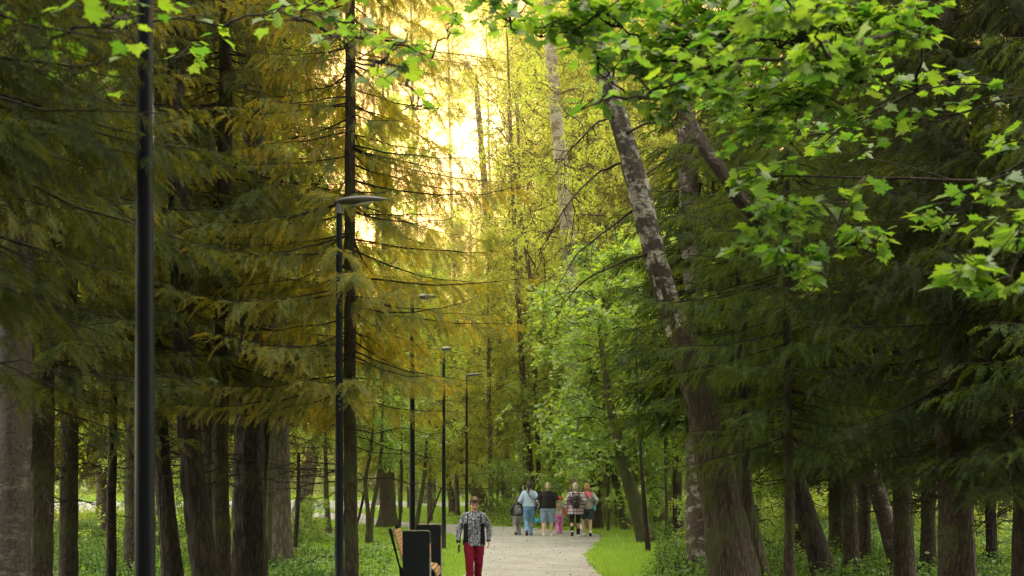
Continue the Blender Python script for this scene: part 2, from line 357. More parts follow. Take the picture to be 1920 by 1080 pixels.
def leafy_crown(seed, z0, H, R, nl=24, ns=8, nt=6, nleaf=9, leaf=0.08, tmpl=DIAM, mat='birch_leaf', bark='dark_bark', elev=(20,55),
                droop=0.25, tdroop=0.6, flat=0.6, axis=None, profile=None, az=None, tw=0.5, r0=0.03, upright=False):
    rng=np.random.default_rng(seed); mb=MB()
    z=z0+(H-z0)*(np.arange(nl)+rng.random(nl))/nl*0.97
    A=(np.arange(nl)*2.399+rng.normal(0,0.4,nl)) if az is None else rng.uniform(az[0],az[1],nl)
    el=np.radians(rng.uniform(elev[0],elev[1],nl))
    fr=(z-z0)/(H-z0)
    pr=profile(fr) if profile else np.clip(np.sin((fr*0.85+0.15)*PI)**0.6,0.25,1)
    L=R*pr*rng.uniform(0.65,1.15,nl)
    ax=axis(z) if axis else np.zeros((nl,2))
    pos=np.concatenate([ax,z[:,None]],-1)
    dr=np.stack([np.cos(A)*np.cos(el),np.sin(A)*np.cos(el),np.sin(el)],-1)
    L1=grow(rng,pos,dr,L,8,droop,0.22)
    tubes(mb,L1,(r0*(L/R)[:,None])*(1-0.85*np.linspace(0,1,8))[None,:]+0.003,5,1,0.3)
    bi,p,tg,t=along(rng,L1,ns,0.2,1.0)
    n2=len(bi); side=nrm(tg+rng.normal(0,0.8,(n2,3))*np.array([1,1,0.55])); l2=L[bi]*0.48*(1.15-t*0.6)*rng.uniform(0.6,1.2,n2)
    L2=grow(rng,p,side,l2,6,droop,0.25)
    tubes(mb,L2,(0.35*r0*(L/R)[bi][:,None])*(1-0.8*np.linspace(0,1,6))[None,:]+0.002,3,1,0.3)
    bi2,p,tg,t=along(rng,L2,nt,0.15,1.0)
    n3=len(bi2); side=nrm(tg+rng.normal(0,0.9,(n3,3))*np.array([1,1,0.6])); l3=tw*rng.uniform(0.5,1.3,n3)
    L3=grow(rng,p,side,l3,5,tdroop,0.2)
    tubes(mb,L3[::2],np.full((len(L3[::2]),5),0.003)*np.array([1,.9,.8,.6,.4])[None],3,1,0.4)
    bi3,p,tg,t=along(rng,L3,nleaf,0.1,1.0)
    n4=len(p); p=p+rng.normal(0,leaf*0.35,(n4,3))
    if upright: up=rng.normal(0,1,(n4,3))
    else: up=np.array([0,0,1.])+rng.normal(0,flat,(n4,3))
    fw=tg*0.5+rng.normal(0,0.8,(n4,3))*np.array([1,1,0.5])+np.array([0,0,-0.25])
    tr=np.clip(np.repeat(rng.normal(0.5,0.17,n3),nleaf)+rng.normal(0,0.12,n4),0,1)
    stamp(mb,tmpl[0],tmpl[1],p,frames(fw,up),leaf*rng.uniform(0.6,1.25,n4),tr,0)
    me=mb.build('leafy_crown'); me.materials.append(M[mat]); me.materials.append(M[bark])
    return me

# ------------------------------------------------------------------ trunks
def trunk_mesh(path, mat, seed=0, seg=20, rough=0.06, flare=1.5, ridge=5, flare_h=0.7, knots=0):
    """path: list of (x,y,z,radius) bottom to top; irregular, flared at the foot"""
    rng=np.random.default_rng(seed); path=np.array(path,float)
    dist=np.concatenate([[0],np.cumsum(np.linalg.norm(np.diff(path[:,:3],axis=0),axis=1))])
    n=max(6,int(dist[-1]/0.16)); n=min(n,110); s=np.linspace(0,dist[-1],n)
    # smooth interpolation
    Q=np.stack([np.interp(s,dist,path[:,k]) for k in range(4)],-1)
    for _ in range(6): Q[1:-1]=0.25*Q[:-2]+0.5*Q[1:-1]+0.25*Q[2:]
    w=np.cumsum(rng.normal(0,0.004,(n,2)),0); Q[:,:2]+=w-np.linspace(0,1,n)[:,None]*w[-1]
    a=np.arange(seg)/seg*2*PI; ph=rng.uniform(0,6,8)
    h=s-0.0
    fl=1+(flare-1)*np.exp(-(h/flare_h)**1.2*2.2)
    rt=0.5*(flare-1)*np.exp(-(h/flare_h)*2.2)
    rr=Q[:,3:4]*(fl[:,None]+rt[:,None]*np.cos(a[None]*ridge+ph[0])
        +rough*np.sin(a[None]*3+ph[1]+s[:,None]*1.1)+rough*0.8*np.sin(a[None]*7+ph[2]+np.sin(s[:,None]*0.8+ph[3])*1.5)
        +rough*rng.normal(0,0.5,(n,seg)))
    rings=np.zeros((n,seg,3))
    t=nrm(np.gradient(Q[:,:3],axis=0)); x=nrm(np.cross(t,np.tile([0,1.,0],(n,1)))); y=np.cross(t,x)
    rings=Q[:,None,:3]+rr[...,None]*(x[:,None]*np.cos(a)[None,:,None]+y[:,None]*np.sin(a)[None,:,None])
    mb=MB(); loft(mb,rings,0,True,True)
    me=mb.build('trunk'); me.materials.append(M[mat]); return me,Q
# ================================================================== WORLD, SUN, CAMERA
scn=bpy.context.scene
SUN_EL=math.radians(14.8); SUN_AZ=math.radians(-1.15)   # azimuth from +Y towards +X
sun_dir=Vector((math.sin(SUN_AZ)*math.cos(SUN_EL),math.cos(SUN_AZ)*math.cos(SUN_EL),math.sin(SUN_EL)))
w=bpy.data.worlds.new("World"); scn.world=w; w.use_nodes=True
nt=w.node_tree; nt.nodes.clear(); ns=nt.nodes; L=nt.links
sky=ns.new('ShaderNodeTexSky'); sky.sky_type='NISHITA'; sky.sun_disc=False
sky.sun_elevation=SUN_EL; sky.sun_rotation=SUN_AZ; sky.air_density=1.0; sky.dust_density=3.0; sky.ozone_density=1.0
bg=ns.new('ShaderNodeBackground'); bg.inputs['Strength'].default_value=SKY_STR
tn=ns.new('ShaderNodeMix'); tn.data_type='RGBA'; tn.blend_type='MULTIPLY'; tn.inputs[0].default_value=1.0; tn.inputs[7].default_value=(1.0,0.58,0.31,1)
L.new(sky.outputs[0],tn.inputs[6]); L.new(tn.outputs[2],bg.inputs[0])
# the bright hazy aureole of the low sun
tc=ns.new('ShaderNodeTexCoord'); dp=ns.new('ShaderNodeVectorMath'); dp.operation='DOT_PRODUCT'; dp.inputs[1].default_value=sun_dir
nv=ns.new('ShaderNodeVectorMath'); nv.operation='NORMALIZE'; L.new(tc.outputs['Generated'],nv.inputs[0]); L.new(nv.outputs[0],dp.inputs[0])
ac=ns.new('ShaderNodeMath'); ac.operation='ARCCOSINE'; L.new(dp.outputs['Value'],ac.inputs[0])
rp=ramp(ns,[(0.0,(40,33,21)),(0.006,(30,23,13)),(0.016,(9,6.4,3.2)),(0.045,(3.0,1.9,0.75)),(0.12,(0.9,0.5,0.16)),(0.3,(0.1,0.06,0.02)),(0.5,(0,0,0))],'LINEAR')
dv=ns.new('ShaderNodeMath'); dv.operation='DIVIDE'; dv.inputs[1].default_value=PI/2; L.new(ac.outputs[0],dv.inputs[0]); L.new(dv.outputs[0],rp.inputs[0])
bg2=ns.new('ShaderNodeBackground'); bg2.inputs['Strength'].default_value=GLOW; L.new(rp.outputs[0],bg2.inputs[0])
# added sky fill: bright overhead, dimmer near the sun and behind the camera
dv2=ns.new('ShaderNodeMath'); dv2.operation='DIVIDE'; dv2.inputs[1].default_value=PI; L.new(ac.outputs[0],dv2.inputs[0])
rh=ramp(ns,[(0.0,(.30,.18,.05)),(.12,(.32,.21,.075)),(.22,(1.5,1.28,.80)),(.5,(1.45,1.38,1.12)),(.70,(.60,.60,.55)),(1.0,(.34,.34,.32))]); L.new(dv2.outputs[0],rh.inputs[0])
bg3=ns.new('ShaderNodeBackground'); bg3.inputs['Strength'].default_value=FILL_STR; L.new(rh.outputs[0],bg3.inputs[0])
ad0=ns.new('ShaderNodeAddShader'); L.new(bg.outputs[0],ad0.inputs[0]); L.new(bg3.outputs[0],ad0.inputs[1])
ad=ns.new('ShaderNodeAddShader'); L.new(ad0.outputs[0],ad.inputs[0]); L.new(bg2.outputs[0],ad.inputs[1])
wo=ns.new('ShaderNodeOutputWorld'); L.new(ad.outputs[0],wo.inputs[0])

sl=bpy.data.lights.new('sun','SUN'); sl.energy=SUN_E; sl.angle=math.radians(0.6); sl.color=(1.0,0.85,0.62)
so=bpy.data.objects.new('sun',sl); link(so); so.rotation_euler=(-sun_dir).to_track_quat('-Z','Y').to_euler(); so.location=(0,30,40)

cam=bpy.data.cameras.new('camera'); co=bpy.data.objects.new('camera',cam); link(co)
cam.lens=45; cam.sensor_width=36; cam.shift_y=(HY-540)/1920; cam.clip_end=2000; cam.clip_start=0.1
co.location=(0,0,CAMZ); co.rotation_euler=(PI/2,0,0)
cam.dof.use_dof=True; cam.dof.focus_distance=26; cam.dof.aperture_fstop=3.2
scn.camera=co
scn.view_settings.view_transform='Standard'; scn.view_settings.look='None'; scn.view_settings.exposure=0; scn.view_settings.gamma=1
cy=scn.cycles
cy.max_bounces=7; cy.diffuse_bounces=3; cy.transmission_bounces=4; cy.glossy_bounces=2; cy.volume_bounces=0; cy.transparent_max_bounces=4
cy.caustics_reflective=False; cy.caustics_refractive=False; cy.use_denoising=True; cy.sample_clamp_indirect=2.5; cy.sample_clamp_direct=12
try: cy.denoiser='OPENIMAGEDENOISE'; cy.denoising_input_passes='RGB_ALBEDO_NORMAL'; cy.denoising_prefilter='NONE'
except Exception: pass
cy.use_adaptive_sampling=False
cy.volume_step_rate=1.0

# golden haze volume added to give the glow around the sun
def air():
    m,nt,ns,L=new_mat('added_glow_haze'); v=N(ns,'ShaderNodeVolumeScatter'); v.inputs['Density'].default_value=VOL; v.inputs['Anisotropy'].default_value=0.82; v.inputs['Color'].default_value=(1.0,0.74,0.34,1)
    o=N(ns,'ShaderNodeOutputMaterial'); L.new(v.outputs[0],o.inputs['Volume']); mb=MB(); box(mb,-45,45,27,98,0.3,34); o_=obj('haze',mb,m); tag(o_,'thin golden haze added for the glow around the sun','haze',kind='stuff')
if VOL>0: air()
# ================================================================== GROUND
def ground_mat():
    m,nt,ns,L=new_mat('forest_floor')
    tc=N(ns,'ShaderNodeTexCoord')
    n1=N(ns,'ShaderNodeTexNoise'); n1.inputs['Scale'].default_value=0.35; n1.inputs['Detail'].default_value=7; n1.inputs['Roughness'].default_value=0.65
    n2=N(ns,'ShaderNodeTexNoise'); n2.inputs['Scale'].default_value=14; n2.inputs['Detail'].default_value=8
    L.new(tc.outputs['Object'],n1.inputs['Vector']); L.new(tc.outputs['Object'],n2.inputs['Vector'])
    g=ramp(ns,[(0.3,(0.035,0.085,0.012)),(0.7,(0.10,0.18,0.03))]); L.new(n2.outputs['Fac'],g.inputs[0])
    b=ramp(ns,[(0.3,(0.035,0.024,0.014)),(0.55,(0.10,0.07,0.04)),(0.75,(0.20,0.15,0.09))]); L.new(n2.outputs['Fac'],b.inputs[0])
    at=N(ns,'ShaderNodeAttribute',attribute_name='soil')
    ad=N(ns,'ShaderNodeMath',operation='ADD'); L.new(at.outputs['Fac'],ad.inputs[0]); 
    sb=N(ns,'ShaderNodeMath',operation='MULTIPLY_ADD'); sb.inputs[1].default_value=0.9; sb.inputs[2].default_value=-0.45; L.new(n1.outputs['Fac'],sb.inputs[0]); L.new(sb.outputs[0],ad.inputs[1])
    r=ramp(ns,[(0.42,(0,0,0)),(0.58,(1,1,1))]); L.new(ad.outputs[0],r.inputs[0])
    mx=N(ns,'ShaderNodeMix',data_type='RGBA'); L.new(r.outputs[0],mx.inputs[0]); L.new(g.outputs[0],mx.inputs[6]); L.new(b.outputs[0],mx.inputs[7])
    bs=N(ns,'ShaderNodeBsdfPrincipled'); bs.inputs['Roughness'].default_value=0.95; L.new(mx.outputs[2],bs.inputs['Base Color'])
    bp=N(ns,'ShaderNodeBump'); bp.inputs['Strength'].default_value=0.8; bp.inputs['Distance'].default_value=0.05; L.new(n2.outputs['Fac'],bp.inputs['Height']); L.new(bp.outputs[0],bs.inputs['Normal'])
    o=N(ns,'ShaderNodeOutputMaterial'); L.new(bs.outputs[0],o.inputs[0]); return m
def gravel_mat():
    m,nt,ns,L=new_mat('gravel_path')
    tc=N(ns,'ShaderNodeTexCoord')
    n1=N(ns,'ShaderNodeTexNoise'); n1.inputs['Scale'].default_value=0.9; n1.inputs['Detail'].default_value=8; n1.inputs['Roughness'].default_value=0.7
    n2=N(ns,'ShaderNodeTexNoise'); n2.inputs['Scale'].default_value=45; n2.inputs['Detail'].default_value=6
    v=N(ns,'ShaderNodeTexVoronoi'); v.inputs['Scale'].default_value=38
    for n in (n1,n2,v): L.new(tc.outputs['Object'],n.inputs['Vector'])
    r1=ramp(ns,[(0.3,(0.245,0.24,0.24)),(0.7,(0.38,0.372,0.37))]); L.new(n1.outputs['Fac'],r1.inputs[0])
    r2=ramp(ns,[(0.3,(0.78,0.78,0.78)),(0.7,(1.15,1.15,1.15))]); L.new(n2.outputs['Fac'],r2.inputs[0])
    mx=N(ns,'ShaderNodeMix',data_type='RGBA',blend_type='MULTIPLY'); mx.inputs[0].default_value=1; L.new(r1.outputs[0],mx.inputs[6]); L.new(r2.outputs[0],mx.inputs[7])
    rv=ramp(ns,[(0.0,(0,0,0)),(0.05,(0,0,0)),(0.09,(1,1,1))]); 
    # a few pale fallen leaves and pebbles
    v2=N(ns,'ShaderNodeTexVoronoi'); v2.inputs['Scale'].default_value=3.5; L.new(tc.outputs['Object'],v2.inputs['Vector']); L.new(v2.outputs['Distance'],rv.inputs[0])
    m3=N(ns,'ShaderNodeMix',data_type='RGBA'); L.new(rv.outputs[0],m3.inputs[0]); m3.inputs[6].default_value=(0.42,0.36,0.25,1); L.new(mx.outputs[2],m3.inputs[7])
    bs=N(ns,'ShaderNodeBsdfPrincipled'); bs.inputs['Roughness'].default_value=0.9; bs.inputs['Specular IOR Level'].default_value=0.25; L.new(m3.outputs[2],bs.inputs['Base Color'])
    bp=N(ns,'ShaderNodeBump'); bp.inputs['Strength'].default_value=0.7; bp.inputs['Distance'].default_value=0.015; L.new(v.outputs['Distance'],bp.inputs['Height']); L.new(bp.outputs[0],bs.inputs['Normal'])
    o=N(ns,'ShaderNodeOutputMaterial'); L.new(bs.outputs[0],o.inputs[0]); return m
M['ground']=ground_mat(); M['gravel']=gravel_mat()

def smooth_line(pts, n=120):
    pts=np.array(pts,float); k=len(pts)
    t=np.linspace(0,k-1,n); out=[]
    for tt in t:
        i=int(min(tt,k-2)); f=tt-i
        p0=pts[max(i-1,0)];p1=pts[i];p2=pts[i+1];p3=pts[min(i+2,k-1)]
        out.append(0.5*((2*p1)+(-p0+p2)*f+(2*p0-5*p1+4*p2-p3)*f*f+(-p0+3*p1-3*p2+p3)*f**3))
    return np.array(out)
rng=np.random.default_rng(11)
PATH_L=smooth_line([(-1.2,-30,),(-1.15,0),(-0.95,14),(-0.94,25.2),(-1.05,30),(-1.15,34),(-1.6,38.5),(-2.6,42.3),(-4.6,46),(-6.4,49.5),(-8.4,54),(-11,58.5),(-15,62)])
PATH_R=smooth_line([(1.7,-30),(1.65,0),(1.6,14),(1.75,25.2),(1.75,30),(2.15,34),(2.75,38.6),(2.6,41.5),(1.2,44.6),(-1.2,47.4),(-4.0,50.5),(-6.3,56),(-7,62)])
def smooth_line3(pts,n):
    k=len(pts); out=[]
    for tt in np.linspace(0,k-1,n):
        i=int(min(tt,k-2)); f=tt-i; p0=pts[max(i-1,0)];p1=pts[i];p2=pts[i+1];p3=pts[min(i+2,k-1)]
        out.append(0.5*((2*p1)+(-p0+p2)*f+(2*p0-5*p1+4*p2-p3)*f*f+(-p0+3*p1-3*p2+p3)*f**3))
    return np.array(out)

def strip(name, Lp, Rp, z, edge=0.05, nx=6):
    mb=MB(); n=len(Lp); Lp=Lp+rng.normal(0,edge,Lp.shape); Rp=Rp+rng.normal(0,edge,Rp.shape)
    t=np.linspace(0,1,nx); V=Lp[:,None]*(1-t)[None,:,None]+Rp[:,None]*t[None,:,None]
    zz=z+0.03*np.sin(t*PI)[None,:]*np.ones((n,1)); V=np.concatenate([V,zz[...,None]],-1)
    i,j=np.meshgrid(np.arange(n-1),np.arange(nx-1),indexing='ij'); a=(i*nx+j).ravel()
    mb.add(V.reshape(-1,3),np.stack([a,a+1,a+nx+1,a+nx],-1),0,0.5,True)
    return obj(name,mb,M['gravel'])
tag(strip('path',PATH_L,PATH_R,0.02),kind='structure')
FAR_L=smooth_line([(-30,82),(-22,84),(-14,86),(-6,82),(4,78),(14,76),(30,78)]); FAR_R=smooth_line([(-30,60),(-22,58.5),(-15,58.2),(-9.5,62),(-5,68.5),(6,71),(30,72)])
tag(strip('far_path',FAR_L,FAR_R,0.012,0.12),kind='structure')

def inside_path(x,y,grow=0.0):
    grow=grow-0.10*(0.5+0.5*np.sin(x*7+y*5))*(np.sin(y*2.7+1)>-0.3) if grow<0.05 else grow
    a=np.interp(y,PATH_L[:,1],PATH_L[:,0]); b=np.interp(y,PATH_R[:,1],PATH_R[:,0])
    r=(x>a-grow)&(x<b+grow)&(y<60)
    fy0=np.interp(x,FAR_R[:,0],FAR_R[:,1]); fy1=np.interp(x,FAR_L[:,0],FAR_L[:,1])
    return r|((y>fy0-grow)&(y<fy1+grow))
def soil_at(x,y):
    s=np.zeros_like(x)
    s+=np.where((y<24),0.5,0.0)                                 # dark wood floor close to the camera
    s+=0.75*np.exp(-(((x+7.2)/2.6)**2+((y-38)/4.5)**2))          # bare mound behind the bench
    s+=0.55*np.exp(-(((x+9)/3.0)**2+((y-47)/3)**2))*0.5
    s+=np.where(x>4.5,0.35,0)+np.where((x<-6)&(y<34),0.35,0)
    s+=0.5*np.exp(-(((x+3.3)/1.6)**2+((y-62)/2.0)**2))
    return s
gx=np.concatenate([[-900,-400,-150,-80],np.arange(-45,46,0.6),[80,150,400,900]]); gy=np.concatenate([[-900,-300,-100,-40],np.arange(-10,110,0.6),[130,200,400,900]])
X,Y=np.meshgrid(gx,gy); Zg=0.05*np.sin(X*0.9)*np.sin(Y*0.7)+rng.normal(0,0.012,X.shape)
Zg+=0.34*np.exp(-(((X+7.0)/2.6)**2+((Y-38)/4.0)**2))
onp=inside_path(X,Y,0.9); Zg=np.where(onp,0.0,np.abs(Zg)); Zg=np.where(np.abs(X)>60,0,Zg)
def ground_z(x,y):
    z=0.34*np.exp(-(((x+7.0)/2.6)**2+((y-38)/4.0)**2)); return z
mb=MB(); nxg=len(gx); i,j=np.meshgrid(np.arange(len(gy)-1),np.arange(nxg-1),indexing='ij'); a=(i*nxg+j).ravel()
mb.add(np.stack([X.ravel(),Y.ravel(),Zg.ravel()],-1),np.stack([a,a+1,a+nxg+1,a+nxg],-1),0,0.5,True)
me=mb.build('ground'); at=me.attributes.new('soil','FLOAT','POINT'); at.data.foreach_set('value',soil_at(X.ravel(),Y.ravel()).astype(np.float32))
tag(obj('ground',me,M['ground']),kind='structure')

# ---------------- grass (nobody could count it)
def scatter(n, xr, yr, seed, near_bias=True):
    r=np.random.default_rng(seed)
    y=yr[0]+(yr[1]-yr[0])*r.random(n)**(1.6 if near_bias else 1); x=r.uniform(-1,1,n)*(y*0.43+1) if xr is None else r.uniform(xr[0],xr[1],n)
    return x,y,r
def grass(n, xr, yr, seed, h, wd, name='grass', prob=None, tint=(0.5,0.2)):
    x,y,r=scatter(n,xr,yr,seed); keep=~inside_path(x,y,0.02)
    # a few blades lean over the path edge
    if prob is not None: keep&=r.random(n)<prob(x,y)
    x,y=x[keep],y[keep]; m=len(x)
    patch=0.5+0.5*np.sin(x*1.9+np.sin(y*1.3)*2)*np.sin(y*1.1+x*0.6)
    fw=np.stack([r.normal(0,0.45,m),r.normal(0,0.45,m),np.ones(m)],-1); up=np.stack([r.normal(0,1,m),r.normal(0,1,m),np.zeros(m)],-1)+1e-3
    hh=h*r.uniform(0.5,1.3,m)*(0.7+0.6*patch)*(0.8+y/90)
    ww=wd*(0.8+y/50)*r.uniform(0.7,1.3,m)
    mb=MB(); stamp(mb,BLADE[0],BLADE[1],np.stack([x,y,ground_z(x,y)],-1),frames(fw,up),np.stack([ww,hh,hh],-1),np.clip(tint[0]+0.3*(patch-0.5)+r.normal(0,tint[1],m),0,1))
    o=obj(name,mb,M['grass']); tag(o,'short bright green grass beside the gravel path','grass',kind='stuff'); return o
def gp(x,y):
    s=soil_at(x,y); return np.clip(1.15-1.6*s,0.03,1)
grass(330000,(-9,8.5),(20,58),3,0.10,0.016,prob=gp)
g2=grass(70000,(-28,26),(56,110),4,0.16,0.05,prob=gp); g2['label']='sunlit grass strip beyond the far path'

# ---------------- low leafy ground cover
def cover(n, area, seed, hmax, leaf, mat='under', label='', T=OVAL, name='ground_cover'):
    r=np.random.default_rng(seed); nst=n
    x,y=area(r,nst); k=~inside_path(x,y,0.35)&(r.random(len(x))<np.clip(0.15+1.3*(0.5+0.5*np.sin(x*1.3+2*np.sin(y*.45))*np.sin(y*.8+x*.5)),0,1)); x,y=x[k],y[k]; m=len(x)
    hh=hmax*r.uniform(0.25,1.0,m)
    base=np.stack([x,y,ground_z(x,y)],-1); dr=nrm(np.stack([r.normal(0,0.25,m),r.normal(0,0.25,m),np.ones(m)],-1))
    S=grow(r,base,dr,hh,4,0.1,0.2); mb=MB()
    tubes(mb,S,np.full((m,4),0.004),3,1,0.5)
    bi,p,tg,t=along(r,S,7,0.35,1.0); q=len(p)
    out=np.stack([r.normal(0,1,q),r.normal(0,1,q),r.normal(-0.1,0.25,q)],-1); p=p+nrm(out)*0.03
    up=np.array([0,0,1.])+r.normal(0,0.35,(q,3))
    stamp(mb,T[0],T[1],p,frames(out,up),leaf*r.uniform(0.6,1.3,q),np.clip(0.5+0.3*np.sin(x[bi]*1.7+y[bi])+r.normal(0,0.2,q),0,1))
    me=mb.build(name); me.materials.append(M[mat]); me.materials.append(M['dark_bark'])
    o=obj(name,me); tag(o,label,'ground cover',kind='stuff'); return o
def wedge(y0,y1,s0,s1,pw=1.3):
    def f(r,n):
        y=y0+(y1-y0)*r.random(n)**pw; s=r.uniform(s0,s1,n); return s*y/FPX,y
    return f
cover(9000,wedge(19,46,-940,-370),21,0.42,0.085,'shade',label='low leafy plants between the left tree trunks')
cover(1500,wedge(24,33,-420,-230),22,0.30,0.09,label='pale nettles and herbs left of the bench')
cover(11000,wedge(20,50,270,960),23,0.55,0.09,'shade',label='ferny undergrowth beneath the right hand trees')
cover(8000,wedge(45,60,-45,260,1.0),24,0.55,0.09,'young',label='leafy undergrowth behind the walking group')
def beyond(r,n):
    x,y=wedge(48,100,-960,-60,1.0)(r,n); px=CX+x/y*FPX; k=((px<545)|(y>87)); return x[k],y[k]
cover(12000,beyond,25,0.8,0.12,'far',label='low bushes bordering the far path')
cover(9000,wedge(48,100,150,960,1.0),26,0.9,0.13,'far',label='low shrubs deep in the right hand wood')
def litter(r,n):
    x=r.normal(-7.1,1.9,n); y=r.normal(38,3.2,n); return x,y
cover(2600,litter,27,0.10,0.07,'dry',label='dry brown leaf litter on the bare mound',name='leaf_litter')

def ferns(n,area,seed,label):
    r=np.random.default_rng(seed); x,y=area(r,n); k=~inside_path(x,y,0.6); x,y=x[k],y[k]; m=len(x); nf=8
    bi=np.repeat(np.arange(m),nf); q=len(bi); az=r.uniform(0,2*PI,q); sz=np.repeat(r.uniform(.35,.75,m),nf)*r.uniform(.8,1.1,q)
    dr=nrm(np.stack([np.cos(az)*.7,np.sin(az)*.7,np.full(q,1.0)],-1)); F=grow(r,np.stack([x,y,ground_z(x,y)],-1)[bi],dr,sz,7,0.75,.06)
    mb=MB(); tubes(mb,F,np.full((q,7),.003),3,0,.5)
    for sgn in (-1,1):
        for t_ in np.linspace(.15,.98,13):
            fi=t_*6; i0=min(int(fi),5); fr=fi-i0; p=F[:,i0]*(1-fr)+F[:,i0+1]*fr; tg=nrm(F[:,i0+1]-F[:,i0]); sd=nrm(np.cross(tg,[0,0,1.]))*sgn
            stamp(mb,DIAM[0]*[.55,1,1],DIAM[1],p,frames(sd+tg*.45,np.cross(sd,tg)*-sgn+[0,0,.2]),sz*.30*(1-t_*.85)*(.55+.9*min(t_*3,1))*.8,np.clip(r.normal(.55,.15,q),0,1))
    o=obj('fern_patch',mb,M['under']); tag(o,label,'ferns',kind='stuff')
ferns(160,wedge(22,44,330,960),28,'arching green ferns under the right hand trees')
ferns(90,wedge(21,40,-900,-330),29,'arching green ferns between the left hand trunks')
def sticks():
    r=np.random.default_rng(30); n=520; y=r.uniform(20,60,n); x=r.uniform(-.4,.4,n)*y; k=~inside_path(x,y,1.4)&((np.abs(x-.4)>3.2)|(y>50)); x,y=x[k],y[k]; n=len(x)
    a=r.uniform(0,2*PI,n); S=grow(r,np.stack([x,y,ground_z(x,y)+.04],-1),np.stack([np.cos(a),np.sin(a),r.uniform(0,.12,n)],-1),r.uniform(.3,1.5,n),6,0,.15); mb=MB()
    tubes(mb,S,r.uniform(.008,.025,n)[:,None]*np.array([[1,.9,.8,.65,.5,.3]]),5,0,.4); me=mb.build('fallen_sticks'); me.materials.append(M['grey_bark']); tag(obj('fallen_sticks',me),'dead sticks lying on the wood floor','fallen sticks',kind='stuff')
sticks()
def fallen():
    r=np.random.default_rng(31); n=1500; y=r.uniform(20,48,n); a=np.interp(y,PATH_L[:,1],PATH_L[:,0]); b_=np.interp(y,PATH_R[:,1],PATH_R[:,0]); u=r.beta(.45,.45,n); x=a+(b_-a)*u
    mb=MB(); stamp(mb,OVAL[0],OVAL[1],np.stack([x,y,np.full(n,.058)],-1),frames(r.normal(0,1,(n,3))*[1,1,.1],np.array([0,0,1.])+r.normal(0,.25,(n,3))),r.uniform(.025,.06,n),r.random(n))
    tag(obj('fallen_leaves',mb,M['dry']),'dry leaves and needles scattered over the gravel path','fallen leaves',kind='stuff')
fallen()
# ================================================================== TREES
def tree(name, label, d, pts, bark, crown=None, group=None, top=None, seed=0, flare=1.4, cat='tree', rz=0, cs=1.0, rough=0.06, ridge=5, dfun=None, cz=0.0, tilt_crown=False, seg=18, limbs=(), flare_h=0.7):
    """pts: (photo x, photo y, width in px) from bottom to top, all at distance d"""
    path=[]
    for px,py,wd in pts:
        dd=d if dfun is None else dfun(py); p=P(px,py,dd); path.append([p[0],p[1],p[2],wd*dd/FPX/2])
    path=np.array(path)
    if path[0,2]>0.02:       # continue to the ground
        v=path[0]-path[1]; k=path[0,2]/max(1e-3,-v[2]); k=min(k,3.0)
        b=path[0]+v*k*np.array([1,1,1,0.6]); b[2]=0; path=np.vstack([b,path])
    path[0,2]=min(path[0,2],0)-0.0
    if top and top>path[-1,2]:
        v=path[-1]-path[-2]; k=(top-path[-1,2])/v[2]; e=path[-1]+v*k; e[:2]=path[-1,:2]+v[:2]*k*0.6; e[3]=0.03; path=np.vstack([path,e])
    gz=float(ground_z(path[0,0],path[0,1])); base=np.array([path[0,0],path[0,1],gz-0.05])
    t=thing(name,label,cat,tuple(base),0,group)
    loc=path.copy(); loc[:,:3]-=base; loc[0,2]=0
    me,Q=trunk_mesh(loc,bark,seed,seg,rough,flare,ridge,flare_h)
    obj('trunk',me,None,t)
    for (ppx,ppy,wd) in limbs: pass
    if crown is not None:
        c=obj('crown',crown,None,t)
        if crown in (SA,SB,SC) and (d<=19.5 or pts[0][0]>1200 or pts[0][0]<520 or (d>40 and pts[0][0]<600)) and not 600<pts[0][0]<720: c.material_slots[0].link='OBJECT'; c.material_slots[0].material=M['spruce_shade' if pts[0][0]<1000 else 'spruce_green_shade']  # near and side spruces take the needle copies with painted shade

        z=cz; k=np.interp(max(z,0.5),Q[:,2],Q[:,0]); k2=np.interp(max(z,0.5),Q[:,2],Q[:,1])
        c.location=(k if tilt_crown else 0,k2 if tilt_crown else 0,z); c.scale=(cs,cs,cs); c.rotation_euler=(0,0,rz)
        if tilt_crown:
            c.location=(np.interp(5,Q[:,2],Q[:,0]),0,z)
    t['_h']=float(Q[-1,2]); del t['_h']
    return t,Q,base

print('crowns')
SA=spruce_crown(1,3.0,17,3.3,dz=0.36,nper=6,dead=26,spray=0.21,dens=1.15)
SB=spruce_crown(2,2.6,15,3.0,dz=0.36,nper=6,dead=22,spray=0.21,dens=1.15)
SC=spruce_crown(3,2.0,17,3.4,dz=0.34,nper=7,lo=True,dead=10)
BG=[leafy_crown(81+k,3.5,24,4.3,60,12,9,12,0.12,DIAM,'birch_leaf',elev=(10,60),droop=0.15,tdroop=0.8,r0=0.05) for k in range(2)]
SD=spruce_crown(4,1.9,15,3.0,dz=0.32,mat='spruce_deep_shade',droop=0.4,dead=24,spray=0.22,dens=1.3)
BGT=[leafy_crown(91+k,5.0,24,4.3,44,10,7,8,0.11,DIAM,'birch_leaf',elev=(10,60),droop=0.15,tdroop=0.8,r0=0.045) for k in range(2)]
BGS=[leafy_crown(95+k,6.0,24,4.0,36,9,7,3,0.10,DIAM,'birch_leaf',elev=(10,60),droop=0.15,tdroop=0.8,r0=0.04) for k in range(2)]
BT=[leafy_crown(31+k,6.0,24,3.6,50,12,8,12,0.10,DIAM,'birch_leaf',elev=(35,65),droop=0.12,tdroop=0.9,r0=0.05) for k in range(2)]
BF=[leafy_crown(41+k,4,22,4.4,36,10,7,11,0.16,DIAM,'far',elev=(15,60),droop=0.2,tdroop=0.6,r0=0.06) for k in range(2)]
